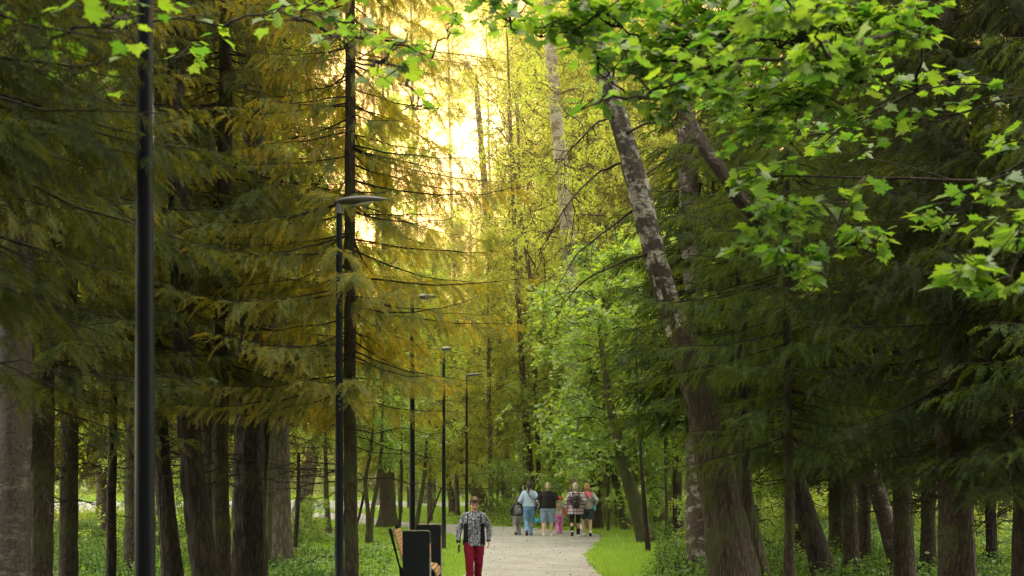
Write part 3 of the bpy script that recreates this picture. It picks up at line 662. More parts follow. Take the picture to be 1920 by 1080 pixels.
YM=[leafy_crown(51+k,1.2,7.5,2.3,22,8,5,8,0.125,MAPLE_S,'young',elev=(5,45),droop=0.25,tdroop=0.15,flat=0.28,tw=0.45,r0=0.022) for k in range(3)]
BU=[leafy_crown(61+k,0.15,2.4,1.3,12,7,5,8,0.09,OVAL,'young',elev=(20,75),droop=0.3,tdroop=0.2,flat=0.5,tw=0.3,r0=0.012) for k in range(2)]
# ---- left cluster, from the edge of the frame to the bench
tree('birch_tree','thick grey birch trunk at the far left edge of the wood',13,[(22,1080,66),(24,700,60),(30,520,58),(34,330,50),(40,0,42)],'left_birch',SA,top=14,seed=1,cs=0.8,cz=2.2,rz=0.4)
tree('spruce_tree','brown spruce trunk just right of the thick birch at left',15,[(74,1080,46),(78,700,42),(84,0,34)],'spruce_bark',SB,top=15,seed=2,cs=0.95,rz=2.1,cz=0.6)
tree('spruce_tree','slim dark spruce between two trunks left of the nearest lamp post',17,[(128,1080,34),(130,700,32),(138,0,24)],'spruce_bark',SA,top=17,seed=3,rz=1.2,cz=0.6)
tree('dead_tree','thin dead trunk standing alone left of the nearest lamp post',18,[(208,1080,19),(209,960,18),(213,800,15),(216,560,11)],'dark_bark',seed=4,flare=1.2,cat='dead tree')
tree('spruce_tree','slightly leaning dark spruce trunk right beside the nearest lamp post',19,[(325,1080,40),(308,900,31),(298,700,28),(296,300,22)],'dark_bark',SB,top=14,seed=5,rz=0.3,cz=1.1)
tree('old_birch','black rugged leaning trunk with split bark, second right of the nearest lamp post',17,[(388,1080,48),(362,900,43),(344,720,41),(335,500,40),(330,150,30)],'dark_bark',None,top=13,seed=6,rough=0.10,flare=1.3)
tree('spruce_tree','straight olive brown spruce trunk right of the black leaning trunk',18,[(416,1080,33),(419,800,30),(422,500,29),(426,100,24)],'spruce_bark',SA,top=17,seed=7,rz=2.6,cz=0.5)
tree('oak_tree','broad furrowed trunk made of two stems grown together',20,[(470,1080,64),(472,900,55),(474,650,50),(476,300,44)],'dark_bark',None,top=15,seed=8,rough=0.11,flare=1.35,ridge=2)
tree('linden_tree','grey straight trunk with flared foot, rising behind the grown-together stems',27,[(528,1065,36),(529,900,33),(526,700,31),(522,350,25)],'grey_bark',BT[0],top=18,seed=9,rz=1,cs=0.8,flare=1.6)
tree('slim_tree','slim curved stem pressed against the left side of the grey trunk',26,[(503,1040,12),(508,880,12),(516,780,11),(520,500,8)],'moss_bark',seed=10,flare=1.2)
tree('sapling','thin straight dark sapling between grey trunk and leaning trunk',32,[(553,1036,9),(557,950,8),(560,850,6)],'dark_bark',seed=11,flare=1.2,cat='sapling')
tree('leaning_tree','leaning brown tree with a thick foot left of the far path',44,[(556,994,40),(566,950,30),(583,870,23),(600,760,18)],'grey_bark',BF[0],top=12,seed=12,cs=0.6,rz=2)
tree('sapling','wavy thin sapling in front of the far path, left of the paired spruce and post',36,[(617,1020,11),(612,950,10),(609,880,8),(610,780,5)],'moss_bark',YM[1],seed=13,flare=1.3,cat='sapling',cs=0.55,cz=1.5)
tree('big_spruce','tall spruce with drooping golden lit branches over the bench, behind a lamp post',16.4,[(657,1080,27),(655,800,24),(656,500,21),(657,0,17)],'spruce_bark',SA,top=18,seed=14,rz=0.0,cz=0.7,cs=0.82,flare=1.25)
tree('oak_tree','stout trunk with wide flared roots and leafy shoots left of the bench',45,[(726,990,34),(726,950,28),(724,870,25),(722,700,21)],'rough_bark',BF[1],top=16,seed=15,flare=1.4,cs=0.7,rough=0.09)
for k,(pp,lb) in enumerate([([(688,1026,9),(691,960,8),(682,900,7),(697,850,6),(702,760,4)],'left stem of the forked sapling near the mound'),([(693,1026,10),(697,970,8),(708,900,7),(716,850,6),(718,740,4)],'right stem of the forked sapling near the mound')]):
    tree('sapling',lb,35,pp,'moss_bark',YM[k] if k else None,seed=16+k,flare=1.2,cat='sapling',cs=0.55,cz=1.6)
tree('sapling','very thin sapling leaning right beside the bare mound',37,[(664,1000,5),(676,960,5),(690,880,4),(692,800,3)],'dark_bark',seed=18,flare=1.1,cat='sapling')
tree('sapling','thin dark sapling just left of the third lamp post',40,[(749,985,6),(752,930,5),(752,850,5),(754,780,4)],'dark_bark',YM[2],seed=19,flare=1.1,cat='sapling',cs=0.5,cz=1.5)
tree('sapling','leaning sapling just right of the third lamp post',42,[(778,998,9),(786,950,8),(797,890,7),(802,800,5)],'moss_bark',YM[0],seed=20,flare=1.2,cat='sapling',cs=0.6,cz=1.4)
tree('sapling','bare thin stick leaning right towards the fourth lamp post',43,[(798,990,4),(812,960,4),(827,915,3)],'dark_bark',seed=21,flare=1.1,cat='sapling')
tree('beech_tree','pale bare trunk standing on a small mound beyond the far path turn',67,[(811,955,13),(812,920,11),(811,860,10),(810,760,8)],'grey_bark',BF[0],top=14,seed=22,cs=0.6,rz=3)
tree('leaning_tree','short grey trunk bending left behind the fourth lamp post',57,[(850,968,14),(846,930,12),(838,890,11),(836,830,9)],'moss_bark',YM[2],top=6,seed=23,cs=0.8,cz=0.6)
tree('leaning_tree','thick dark trunk leaning strongly left behind the walking woman',55,[(922,972,28),(898,930,25),(872,880,22),(848,810,17),(832,730,12)],'rough_bark',YM[0],top=7,seed=24,cs=0.9,cz=1.2,tilt_crown=True,flare=1.3)
# ---- middle, behind the group
tree('birch_tree','brown birch trunk rising above the ponytailed woman',58,[(952,968,21),(946,860,19),(936,700,17),(925,560,14),(905,300,12),(895,180,10)],'birch_dark',BGS[1],top=20,seed=25,rz=1)
tree('birch_tree','slender dark trunk left of the path bend, curving upwards',52,[(1003,965,14),(996,900,13),(985,780,12),(975,650,10),(962,420,8)],'dark_bark',BGS[0],top=20,seed=26,rz=2,cs=0.8)
tree('slim_tree','slim dark trunk seen between the ponytailed woman and the black shirt',55,[(1010,975,10),(1010,860,9),(1004,700,8),(1000,560,8),(962,300,6)],'dark_bark',seed=27,top=18)
tree('tall_birch','tall grey white birch right of the sun with arching limbs',46,[(1085,975,34),(1078,700,31),(1070,520,30),(1060,400,26),(1046,240,23),(1030,60,20)],'birch_far',BGT[0],top=21,seed=28,rz=0.5,cs=0.72,cz=2)
tree('aspen_tree','pale smooth aspen trunk just right of the tall birch',60,[(1104,960,17),(1100,700,15),(1097,500,14),(1090,340,13),(1085,210,11)],'aspen',BT[1],top=24,seed=29,rz=2.5)
tree('birch_tree','distant thin white birch between aspen and leaning birch',66,[(1140,955,14),(1132,600,12),(1123,380,10),(1118,180,8)],'birch_far',BT[0],top=24,seed=30,rz=4)
tree('birch_tree','distant pale birch glimpsed left of the straight old birch',60,[(1262,960,18),(1254,500,16),(1248,280,15),(1246,200,13)],'birch_far',BT[1],top=24,seed=31,rz=5)
tree('spruce_tree','straight dark trunk directly behind the woman with the blue bag',43.5,[(1117,996,25),(1116,900,20),(1114,820,18),(1112,700,15)],'spruce_bark',None,top=9,seed=32,flare=1.25)
tree('dark_tree','short dark trunk at the grass edge right of the blue bag',62,[(1138,962,19),(1137,900,17),(1137,800,14)],'dark_bark',BF[1],top=12,seed=33,cs=0.6)
tree('leaning_tree','thin mossy trunk leaning left at the path bend on the right',42.7,[(1174,998,16),(1162,940,13),(1150,890,12),(1140,800,9)],'moss_bark',YM[1],top=6,seed=34,cs=0.95,cz=0.8,tilt_crown=True)
tree('leaning_tree','thick mossy trunk leaning left over the grass verge',36,[(1212,1018,32),(1195,960,27),(1178,900,24),(1160,830,20),(1140,740,14)],'moss_bark',YM[0],top=6.5,seed=35,cs=1.0,cz=0.9,tilt_crown=True,flare=1.3)
tree('sapling','thin upright stem in front of the mossy leaning trunk',32,[(1216,1032,9),(1209,960,9),(1204,880,6),(1198,780,5),(1192,640,3)],'dark_bark',seed=36,flare=1.2,cat='sapling')
tree('mossy_tree','mossy trunk behind the thin upright stem, leaning left',47,[(1243,985,26),(1225,920,22),(1214,870,20),(1205,780,15)],'moss_bark',YM[2],top=8,seed=37,cs=1.1,cz=1.2)
tree('dark_tree','straight dark trunk left of the big forked birch foot',38.5,[(1271,1010,19),(1270,900,17),(1268,800,15),(1262,650,12)],'dark_bark',YM[1],top=8,seed=38,rz=2,cs=1.1,cz=1.8)
# ---- right side
FORK,QF,bF=tree('big_birch','big leaning birch with furrowed brown foot at the right of the path',20,[(1378,1085,88),(1352,960,72),(1330,850,60),(1310,740,50),(1280,640,44),(1252,560,41),(1228,470,39),(1205,380,38),(1182,300,37),(1155,210,34),(1137,150,32),(1100,0,27)],'rough_bark',None,top=14,seed=39,rough=0.09,flare=1.15,seg=26)
_lm=MB(); _r2=np.random.default_rng(12)
for _pl in [[(1182,300),(1120,325),(1060,385),(1008,480)],[(1205,380),(1150,420),(1085,468),(1030,550)],[(1170,250),(1230,225),(1292,238)],[(1195,340),(1250,300),(1312,292)],[(1215,430),(1270,402),(1332,408)],[(1228,475),(1160,490),(1085,535),(1040,600)],[(1160,215),(1100,240),(1040,300)]]:
    _pp=smooth_line3(np.array([P(px,py,20+0.9*_i*_r2.uniform(-1,1)) for _i,(px,py) in enumerate(_pl)]),14)-bF; _pp[1:]+=np.cumsum(_r2.normal(0,.012,(13,3)),0)
    tubes(_lm,_pp[None],np.linspace(.024,.005,14)[None],6,0,.5)
    _bi,_p,_tg,_t=along(_r2,_pp[None],14,.25,1.0); _dd=nrm(_tg+_r2.normal(0,.6,(14,3))+[0,0,-.2]); _tw=grow(_r2,_p,_dd,_r2.uniform(.25,.9,14),6,.3,.2); tubes(_lm,_tw,np.linspace(.006,.002,6)[None]*np.ones((14,1)),4,0,.5)
_lm=_lm.build('bare_limbs'); _lm.materials.append(M['dark_bark']); obj('bare_limbs',_lm,None,FORK)
_ft=[o for o in FORK.children if o.name.startswith('trunk')][0]; _ft.data.materials.append(M['birch'])
_me=_ft.data; _zz=[p.center.z for p in _me.polygons]
for _p,_z in zip(_me.polygons,_zz):
    if _z>4.7+0.9*math.sin(_p.center.x*17+_p.center.y*23)*math.sin(_z*5+_p.center.x*40): _p.material_index=1
tree('dark_tree','dark trunk leaning left out of the undergrowth behind the big birch foot',22,[(1425,1080,44),(1404,980,38),(1385,880,32),(1368,760,26)],'moss_bark',None,seed=40,flare=1.2)
tree('old_birch','straight old birch with dark patched bark, upper right of the leaning birch',25,[(1312,1010,46),(1306,700,42),(1298,480,38),(1290,250,36),(1280,60,30)],'birch_dark',SC,top=16,seed=41,cs=0.8,rz=1,cz=1.6)
tree('crooked_birch','crooked lichen grey birch bending from lower right up to the left',22,[(1690,1080,34),(1660,970,32),(1634,890,31),(1606,820,29),(1560,690,27),(1490,530,26),(1400,390,25),(1345,310,25),(1300,250,25),(1270,180,22)],'lichen',None,top=9.5,seed=42,rough=0.08,flare=1.2,dfun=lambda py: 22 if py>800 else 22-4.0*min(1,(800-py)/450))
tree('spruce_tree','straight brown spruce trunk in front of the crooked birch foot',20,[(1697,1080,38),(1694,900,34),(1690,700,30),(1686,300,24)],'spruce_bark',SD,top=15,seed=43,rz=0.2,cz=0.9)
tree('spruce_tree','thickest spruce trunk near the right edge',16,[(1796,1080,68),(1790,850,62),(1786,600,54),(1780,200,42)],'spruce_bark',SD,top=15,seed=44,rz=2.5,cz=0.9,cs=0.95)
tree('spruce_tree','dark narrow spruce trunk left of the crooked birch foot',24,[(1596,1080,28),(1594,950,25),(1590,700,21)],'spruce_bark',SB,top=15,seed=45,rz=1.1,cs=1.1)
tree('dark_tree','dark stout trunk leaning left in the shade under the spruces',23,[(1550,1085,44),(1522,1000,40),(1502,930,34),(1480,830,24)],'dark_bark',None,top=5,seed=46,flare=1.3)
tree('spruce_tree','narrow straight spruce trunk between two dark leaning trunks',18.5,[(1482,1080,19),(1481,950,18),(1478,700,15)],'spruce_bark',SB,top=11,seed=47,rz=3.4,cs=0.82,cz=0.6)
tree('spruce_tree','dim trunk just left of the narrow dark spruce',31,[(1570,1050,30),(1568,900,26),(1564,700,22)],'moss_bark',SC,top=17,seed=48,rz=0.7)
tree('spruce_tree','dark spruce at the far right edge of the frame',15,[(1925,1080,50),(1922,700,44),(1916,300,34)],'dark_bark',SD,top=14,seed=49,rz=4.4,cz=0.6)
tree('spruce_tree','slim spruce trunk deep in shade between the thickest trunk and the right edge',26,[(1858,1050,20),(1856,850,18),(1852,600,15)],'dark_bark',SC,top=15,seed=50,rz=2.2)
tree('spruce_tree','sunlit green spruce standing behind the big leaning birch',21.6,[(1400,1050,26),(1396,800,22),(1392,500,18)],'spruce_bark',SB,top=11,seed=51,rz=5,cs=0.66,cz=1.5)
# ---- young maples layered over the right of the path
for k,(px,d,s,lb) in enumerate([(1005,62,1.35,'young maple behind the black shirted woman'),(1045,52,1.3,'young maple over the girl in pink'),(1095,50,1.45,'young maple over the woman in plaid'),(1150,47,1.35,'young maple with pale leaves above the path bend'),
      (1190,41,1.3,'bright young maple behind the mossy leaning trunk'),(1245,38,1.25,'young maple left of the big birch'),(1135,42,1.1,'low young maple above the dark straight trunk'),(1215,52,1.6,'tall young maple behind the others at the bend'),
      (1090,62,1.7,'tall young maple deep behind the group'),(950,66,1.3,'young maple behind the leaning dark trunk'),(870,58,1.0,'pale young maple behind the lamp post with a visible head'),(760,62,0.9,'small maple beyond the bench'),(1300,45,1.5,'young maple right behind the big birch')]):
    x=(px-CX)/FPX*d
    tr,_,_=tree('young_maple',lb,d,[(px+6,HY+CAMZ*FPX/d,0.11*FPX/d),(px,HY-1.5*FPX/d,0.08*FPX/d),(px-4,HY-3*FPX/d,0.05*FPX/d)],'moss_bark',YM[k%3],seed=70+k,cs=s,rz=k*1.7,flare=1.2)
# ---- bushes
rb=np.random.default_rng(9)
for k,(px,d,s,lb) in enumerate([(930,50,1.0,'leafy bush at the foot of the dark leaning trunk'),(975,49,0.85,'small bush behind the child with the backpack'),(1160,50,1.0,'bush right of the woman with the blue bag'),(1250,40,0.9,'bush at the edge of the right verge'),
      (1300,30,0.6,'low fern green bush left of the big birch foot'),(1450,30,0.8,'bush lit green between the right hand trunks'),(585,34,0.55,'dark low bush on the mound'),(660,96,2.0,'pale bush beyond the far path left of the stout trunk'),(700,95,2.2,'pale bush beyond the far path behind the stout trunk'),
      (760,95,2.1,'pale bush beyond the far path behind the third lamp post'),(830,93,2.2,'pale bush beyond the far path behind the fourth lamp post'),(600,94,2.1,'pale bush at the left end of the far path'),(1480,34,0.9,'bush behind the narrow straight spruce'),(350,30,0.9,'bush behind the black leaning trunk'),(250,32,1.0,'bush behind the nearest lamp post'),(1830,28,0.9,'bush right of the thickest spruce trunk'),(480,38,1.1,'bush behind the grown-together stems'),(1720,30,0.9,'bush behind the straight brown spruce')]):
    t=thing('bush',lb,'bush',((px-CX)/FPX*d,d,0)); c=obj('foliage',BU[k%2],None,t); c.scale=(s,s,s); c.rotation_euler=(0,0,k*1.3)
# ---- taller wood behind: each tree on its own, one group
k=0
side={-1:'left',1:'right'}
spots=[(80,34),(200,40),(300,46),(400,40),(470,52),(640,88),(180,56),(20,48),(350,66),(500,75),(790,78),(860,88),
       (1000,82),(1070,78),(1180,74),(1260,68),(1340,60),(1420,50),(1500,56),(1590,46),(1680,52),(1780,42),(1880,48),(1460,72),(1650,70),(1830,66),(930,98),(1130,100),(1300,92)]
for px,d in spots:
    con=(px<620 or px>1380) and k%3!=0
    x=(px-CX)/FPX*d
    w0=0.32*FPX/d
    if con: tree('spruce_tree','spruce in the shaded background wood',d,[(px,HY+CAMZ*FPX/d,w0),(px,HY-6*FPX/d,w0*0.8)],'spruce_bark',SC,group='spruces in the background wood',top=18,seed=200+k,rz=k*1.1,cs=1.05+0.03*(k%5),seg=10)
    else:
        tree('leafy_tree','tall leafy tree in the sunlit background wood',d,[(px+8,HY+CAMZ*FPX/d,w0),(px-4+k%9,HY-5*FPX/d,w0*0.75)],'birch_far' if k%2 else 'grey_bark',BF[k%2],group='leafy trees in the background wood',top=21,seed=200+k,rz=k*1.9,cs=0.95+0.04*(k%4) if not 600<px<1000 else 0.62,cz=-1.5,seg=10)
    k+=1
for k,(px,d,s_,lb) in enumerate([(885,64,0.72,'golden backlit birch directly under the sun'),(968,72,1.1,'golden birch to the right of the sun'),(978,57,1.0,'backlit birch between sun and tall grey birch'),(1025,70,1.15,'yellow green birch behind the tall grey birch'),
      (1062,62,1.1,'birch crown left of the pale aspen trunk'),(1120,58,1.1,'birch crown right of the pale aspen trunk'),(1175,64,1.15,'birch crown behind the leaning big birch'),(835,84,0.8,'distant birch left below the sun'),(800,78,0.62,'short backlit birch below the sky gap'),(760,70,0.62,'short backlit birch behind the golden spruce'),(1010,92,1.3,'farthest tall birch right of the sun'),(1230,56,1.0,'birch crown left of the straight old birch')]):
    w0=0.26*FPX/d
    tree('backlit_birch',lb,d,[(px+10,HY+CAMZ*FPX/d,w0),(px+4,HY-5*FPX/d,w0*.8),(px-2,HY-10*FPX/d,w0*.65)],'birch_far' if k%2 else 'grey_bark',(BGS if 860<px<960 else BGT if px<1040 else BG)[k%2],top=20*s_,seed=300+k,rz=k*1.3,cs=s_,seg=12)
for k,(px,d,s_,lb) in enumerate([(390,27,1.1,'golden edged spruce behind the black leaning trunk'),(480,31,1.15,'golden spruce behind the grown-together stems'),(497,27.5,1.1,'golden lit spruce left of the tall drooping spruce'),(727,47,0.85,'spruce behind the stout trunk, its right side bordering the sky gap'),(250,25,1.1,'spruce right behind the nearest lamp post'),
      (1500,30,1.15,'dim spruce above the right undergrowth'),(1620,28,1.15,'dim spruce behind the crooked birch'),(1740,25,1.1,'spruce between straight and thickest right trunks'),(1360,36,1.1,'green spruce between leaning birch and crooked birch')]):
    w0=0.28*FPX/d
    tree('spruce_tree',lb,d,[(px,HY+CAMZ*FPX/d,w0),(px,HY-6*FPX/d,w0*.8)],'spruce_bark',(SA,SB)[k%2],top=17,seed=330+k,rz=k*2.3,cs=s_,cz=0.4)
for k,(px,d,s_,lb) in enumerate([(852,56,0.55,'low golden birch closing the bottom of the sky gap'),(915,52,0.50,'low backlit birch between the lamp heads and the slender trunks'),(800,50,0.48,'low golden birch behind the third lamp post head'),(745,58,0.55,'low golden birch behind the second lamp post')]):
    w0=0.2*FPX/d
    tree('backlit_birch',lb,d,[(px+6,HY+CAMZ*FPX/d,w0),(px+2,HY-4*FPX/d,w0*.8)],'grey_bark',BG[k%2],top=21*s_,seed=380+k,rz=k*1.9,cs=s_,seg=12)
for k,(px,d,lb) in enumerate([(842,74,'very tall birch whose thin crown closes the top of the sky gap'),(772,68,'tall birch crown above the left edge of the sky gap'),(915,80,'tall birch crown high above the sun'),(700,74,'tall birch crown above the golden spruce')]):
    w0=0.3*FPX/d
    tree('tall_birch',lb,d,[(px+6,HY+CAMZ*FPX/d,w0),(px+14,HY-8*FPX/d,w0*.8),(px+3,HY-18*FPX/d,w0*.6)],'birch_far',(BG if k in (0,1) else BGT)[k%2],top=31,seed=360+k,rz=k*2.1,cs=0.56,cz=20.0,seg=12)
# ---- the wood closing the view
def distant_wood():
    r=np.random.default_rng(77); n=300000
    az=r.uniform(-0.50,0.50,n); d=r.uniform(100,135,n); x=az*d; px=CX+az*FPX
    top=np.interp(px,[0,500,640,760,800,850,930,990,1060,1300,1920],[26,25,21,15,11,11.5,15,23,28,30,30])+2.2*np.sin(px*0.035)+1.6*np.sin(px*0.11+1)
    z=top*r.random(n)**0.85+r.normal(0,1.0,n)
    cl=np.sin(x*0.9)*np.sin(z*0.8+x*0.3)*0.5+0.5
    keep=(z>0.2)&(r.random(n)<0.45+0.55*cl); x,d,z,cl=x[keep],d[keep],z[keep],cl[keep]; m=len(x)
    mb=MB(); stamp(mb,OVAL[0],OVAL[1][:,:],np.stack([x,d,z],-1),frames(r.normal(0,1,(m,3)),np.array([0,-0.3,1.])+r.normal(0,0.8,(m,3))),r.uniform(0.35,0.8,m),np.clip(0.25+0.5*cl+r.normal(0,0.15,m),0,1))
    nt_=70; xt=r.uniform(-55,55,nt_); yt=r.uniform(102,130,nt_)
    T=np.stack([np.stack([xt,yt,np.zeros(nt_)],-1),np.stack([xt+r.normal(0,.4,nt_),yt,np.full(nt_,9.)],-1),np.stack([xt+r.normal(0,.8,nt_),yt,np.full(nt_,16.)],-1)],1)
    tubes(mb,T,np.array([[0.2,0.14,0.05]])*np.ones((nt_,1)),6,1,0.4)
    me=mb.build('distant_wood'); me.materials.append(M['far']); me.materials.append(M['grey_bark'])
    tag(obj('distant_wood',me),'mass of sunlit leafy wood closing the view','wood',kind='stuff')
distant_wood()

# ---- unseen wood added beside and behind the camera to shade the near trees
def add_shade_wood():
    r=np.random.default_rng(88); n=85000; u=r.random(n)
    side=r.random(n)<0.62
    x=np.where(side,np.sign(r.uniform(-1,1,n))*r.uniform(5.0,13,n),r.uniform(-13,13,n)); y=np.where(side,r.uniform(-26,3.5,n),r.uniform(-30,-20,n))
    z=1.5+15*r.random(n)**0.9; keep=(np.abs(x)>0.43*y+1.5)|(y<0); x,y,z=x[keep],y[keep],z[keep]; m=len(x)
    mb=MB(); stamp(mb,OVAL[0],OVAL[1],np.stack([x,y,z],-1),frames(r.normal(0,1,(m,3)),r.normal(0,1,(m,3))),r.uniform(.25,.5,m),r.random(m))
    k=26; xt=np.sign(r.uniform(-1,1,k))*r.uniform(6,12,k); yt=r.uniform(-26,2,k); T=np.stack([np.stack([xt,yt,np.full(k,h)],-1) for h in (0.,7.,14.)],1)
    tubes(mb,T,np.array([[.2,.14,.05]])*np.ones((k,1)),8,1,.4)
    me=mb.build('added_shade_wood'); me.materials.append(M['spruce_deep_shade']); me.materials.append(M['dark_bark']); tag(obj('added_shade_wood',me),'unseen wood added beside and behind the viewpoint for shade','wood',kind='stuff')
add_shade_wood()
# ---- near spruce at the left, only its branches reach into the frame
def near_spruce(name,label,x,y,az,z0,z1,Lm,seed,rz=0,dz=0.3,nper=2,mat='spruce_deep_shade',spray=0.2,dens=1.3):
    t=thing(name,label,'tree',(x,y,0))
    tm,_=trunk_mesh([(0,0,0,0.17),(0,0,4,0.15),(0.1,0,11,0.05)],'spruce_bark',seed,18)
    obj('trunk',tm,None,t)
    cr=spruce_crown(seed,z0,z1+3.0,Lm,dz=dz,nper=nper,az=az,zmax=z1,dead=5,mat=mat,droop=0.45,spray=spray,dens=dens)
    obj('crown',cr,None,t); return t
near_spruce('near_spruce','dark out of focus spruce boughs hanging into the upper left corner',-3.75,6.6,(-0.55,0.9),3.4,6.6,2.3,301,dz=0.22,nper=4)
near_spruce('near_spruce','dark blurred spruce boughs in the upper right corner',4.1,7.0,(2.3,4.0),4.5,7.2,1.7,302,nper=3)
near_spruce('near_spruce','spruce with pale twiggy boughs filling the shade at the right edge',7.2,13.5,(2.0,4.6),2.9,9.5,3.4,303,nper=4,mat='spruce_green_shade',spray=0.22,dens=1.2)

# ---- foreground maples: boughs reach in from outside the frame
def maple_boughs(label, trunk, clusters, seed, leaf=0.13, tcol='maple', name='maple_tree', dens=1.3):
    r=np.random.default_rng(seed); tx,ty,th=trunk
    t=thing(name,label,'tree',(tx,ty,0))
    tm,Q=trunk_mesh([(0,0,0,0.16),(0,0,th*0.6,0.12),(0.05,0,th,0.06),(0.1,0,th+2,0.03)],'grey_bark',seed,16); obj('trunk',tm,None,t)
    mb=MB(); base=np.array([tx,ty,0]); nodes=np.stack([np.zeros(12),np.zeros(12),np.linspace(th*0.45,th,12)],-1); lv=np.zeros(12)
    cl=sorted(clusters,key=lambda c:np.linalg.norm(P(c[0],c[1],c[2])-base-[0,0,th*0.8]))
    for (px,py,d,rx,ry,n) in cl:
        n=int(n*dens)
        c=P(px,py,d)-base; s=d/FPX
        cost=np.linalg.norm(nodes-c,axis=1)+0.25*lv+np.where(np.linalg.norm(nodes,axis=1)>np.linalg.norm(c),2,0); bi_=int(np.argmin(cost)); st=nodes[bi_]; ln=np.linalg.norm(c-st)
        # bough
        k=9; tt=np.linspace(0,1,k)[:,None]; B=st+(c-st)*tt; B[:,2]+=r.uniform(-0.06,0.12)*np.sin(tt[:,0]*PI)*ln; B[1:-1]+=np.cumsum(r.normal(0,0.022,(k-2,3)),0); nodes=np.vstack([nodes,B[2:]]); lv=np.concatenate([lv,np.full(k-2,lv[bi_]+1)])
        tubes(mb,B[None],((0.006+0.004*ln)*(1-0.75*tt[:,0])+0.002)[None],6,1,0.3)
        nt_=max(3,int(n/9)); off=np.stack([r.uniform(-1,1,nt_)*rx*s,r.uniform(-1,1,nt_)*max(rx*s*0.8,0.3),r.uniform(-1,1,nt_)*ry*s],-1)
        ends=c+off; si=r.integers(4,k,nt_); sp=B[si]
        m1=(sp+ends)/2+np.stack([r.normal(0,.05,nt_),r.normal(0,.05,nt_),np.abs(r.normal(0.06,.05,nt_))],-1)
        tw=np.stack([sp,(sp+m1)/2+0.02,m1,(m1+ends)/2+0.02,ends],1)
        tubes(mb,tw,np.array([[.006,.005,.004,.003,.002]])*np.ones((nt_,1)),4,1,0.3)
        bi,p,tg,tpar=along(r,tw,max(1,int(round(n/nt_))),0.45,1.0); m=len(p)
        az=r.uniform(0,2*PI,m); out=np.stack([np.cos(az),np.sin(az),r.normal(-0.22,0.18,m)],-1)
        pe=p+nrm(out)*0.05; tubes(mb,np.stack([p,(p+pe)/2+[0,0,.006],pe],1),np.full((m,3),0.0013),3,1,0.6)
        up=np.array([0,0,1.])+r.normal(0,0.42,(m,3)); sc=leaf*r.uniform(0.5,1.25,m)
        stamp(mb,MAPLE[0],MAPLE[1],pe,frames(out,up),sc,np.clip(r.normal(0.42,0.28,m),0,1))
    me=mb.build('leafy_boughs'); me.materials.append(M[tcol]); me.materials.append(M['dark_bark'])
    obj('crown',me,None,t); return t
R_=[ # top right canopy, several depths
 (930,20,8.0,90,30,26),(1010,70,8.5,90,34,30),(1120,30,8.5,110,40,60),(1230,80,9,120,60,90),(1350,40,9,120,60,100),(1460,90,8.5,130,70,110),(1580,40,8.5,120,60,90),
 (1120,110,9,80,30,26),(1200,185,9,90,40,60),(1300,175,9.5,100,50,80),(1400,190,10,110,50,80),(1500,200,9,110,60,80),(1600,150,9,90,60,50),(1680,60,8,80,50,36),(1720,170,9,80,40,18),
 (1085,208,6.5,26,8,3),(1180,130,7,60,40,14),(1330,110,6.5,70,40,16),(1480,30,6.2,100,40,20),(1560,110,6.5,70,40,14),
 (1430,250,10,80,26,30),(1540,270,10.5,70,30,26),(1640,260,9,60,30,12)]
maple_boughs('foreground maple whose bright green leaves spread across the top right',(4.6,9.5,7.2),R_,401,0.102,dens=2.9)
R2=[(1450,400,8.6,90,28,44),(1540,380,9,70,24,26),(1410,470,8.6,60,34,26),(1480,500,8.4,70,34,34),(1560,450,8.2,70,26,24),(1640,455,8.0,40,12,7),(1500,550,8.4,40,14,9),(1380,350,9.5,60,30,18),(1440,330,10,90,26,24)]
maple_boughs('lower maple bough with lime green leaves hanging in front of the right hand spruces',(5.2,10.5,5.0),R2,402,0.115,dens=1.7,name='maple_tree')
R3=[(1800,400,7.5,70,14,14),(1880,350,7.5,50,18,12),(1850,450,7,80,14,16),(1760,510,6.5,60,14,12),(1860,545,6.3,80,24,22),(1900,490,6.6,60,20,14),(1740,430,9,70,12,14),(1880,270,8,40,16,8)]
maple_boughs('shaded maple shoots with bluish leaves at the right edge',(4.6,7.6,4.2),R3,403,0.12,'maple')
R4=[(600,30,8,70,26,30),(690,50,8,60,26,26),(760,80,7.6,50,24,16),(700,115,7.6,60,20,14),(805,205,7,18,6,3),(760,160,7.4,40,8,4),(520,20,8.5,90,20,20),(420,50,9,80,26,16),(640,90,7,70,20,12),(850,40,9,60,20,10),(810,110,9,50,20,10)]
maple_boughs('maple twigs with green leaves across the top left of the sun gap',(-4.7,9.5,7.0),R4,404,0.105,dens=0.85)
R5=[(180,60,5.2,60,24,9),(60,90,6.5,60,40,22),(40,30,6.5,60,30,14),(230,30,6,70,24,10),(120,150,7,80,40,18),(330,110,7.5,60,26,9)]
maple_boughs('blurred maple twigs in the upper left corner beside the lamp post',(-3.6,8.2,5.6),R5,405,0.1,dens=0.9)

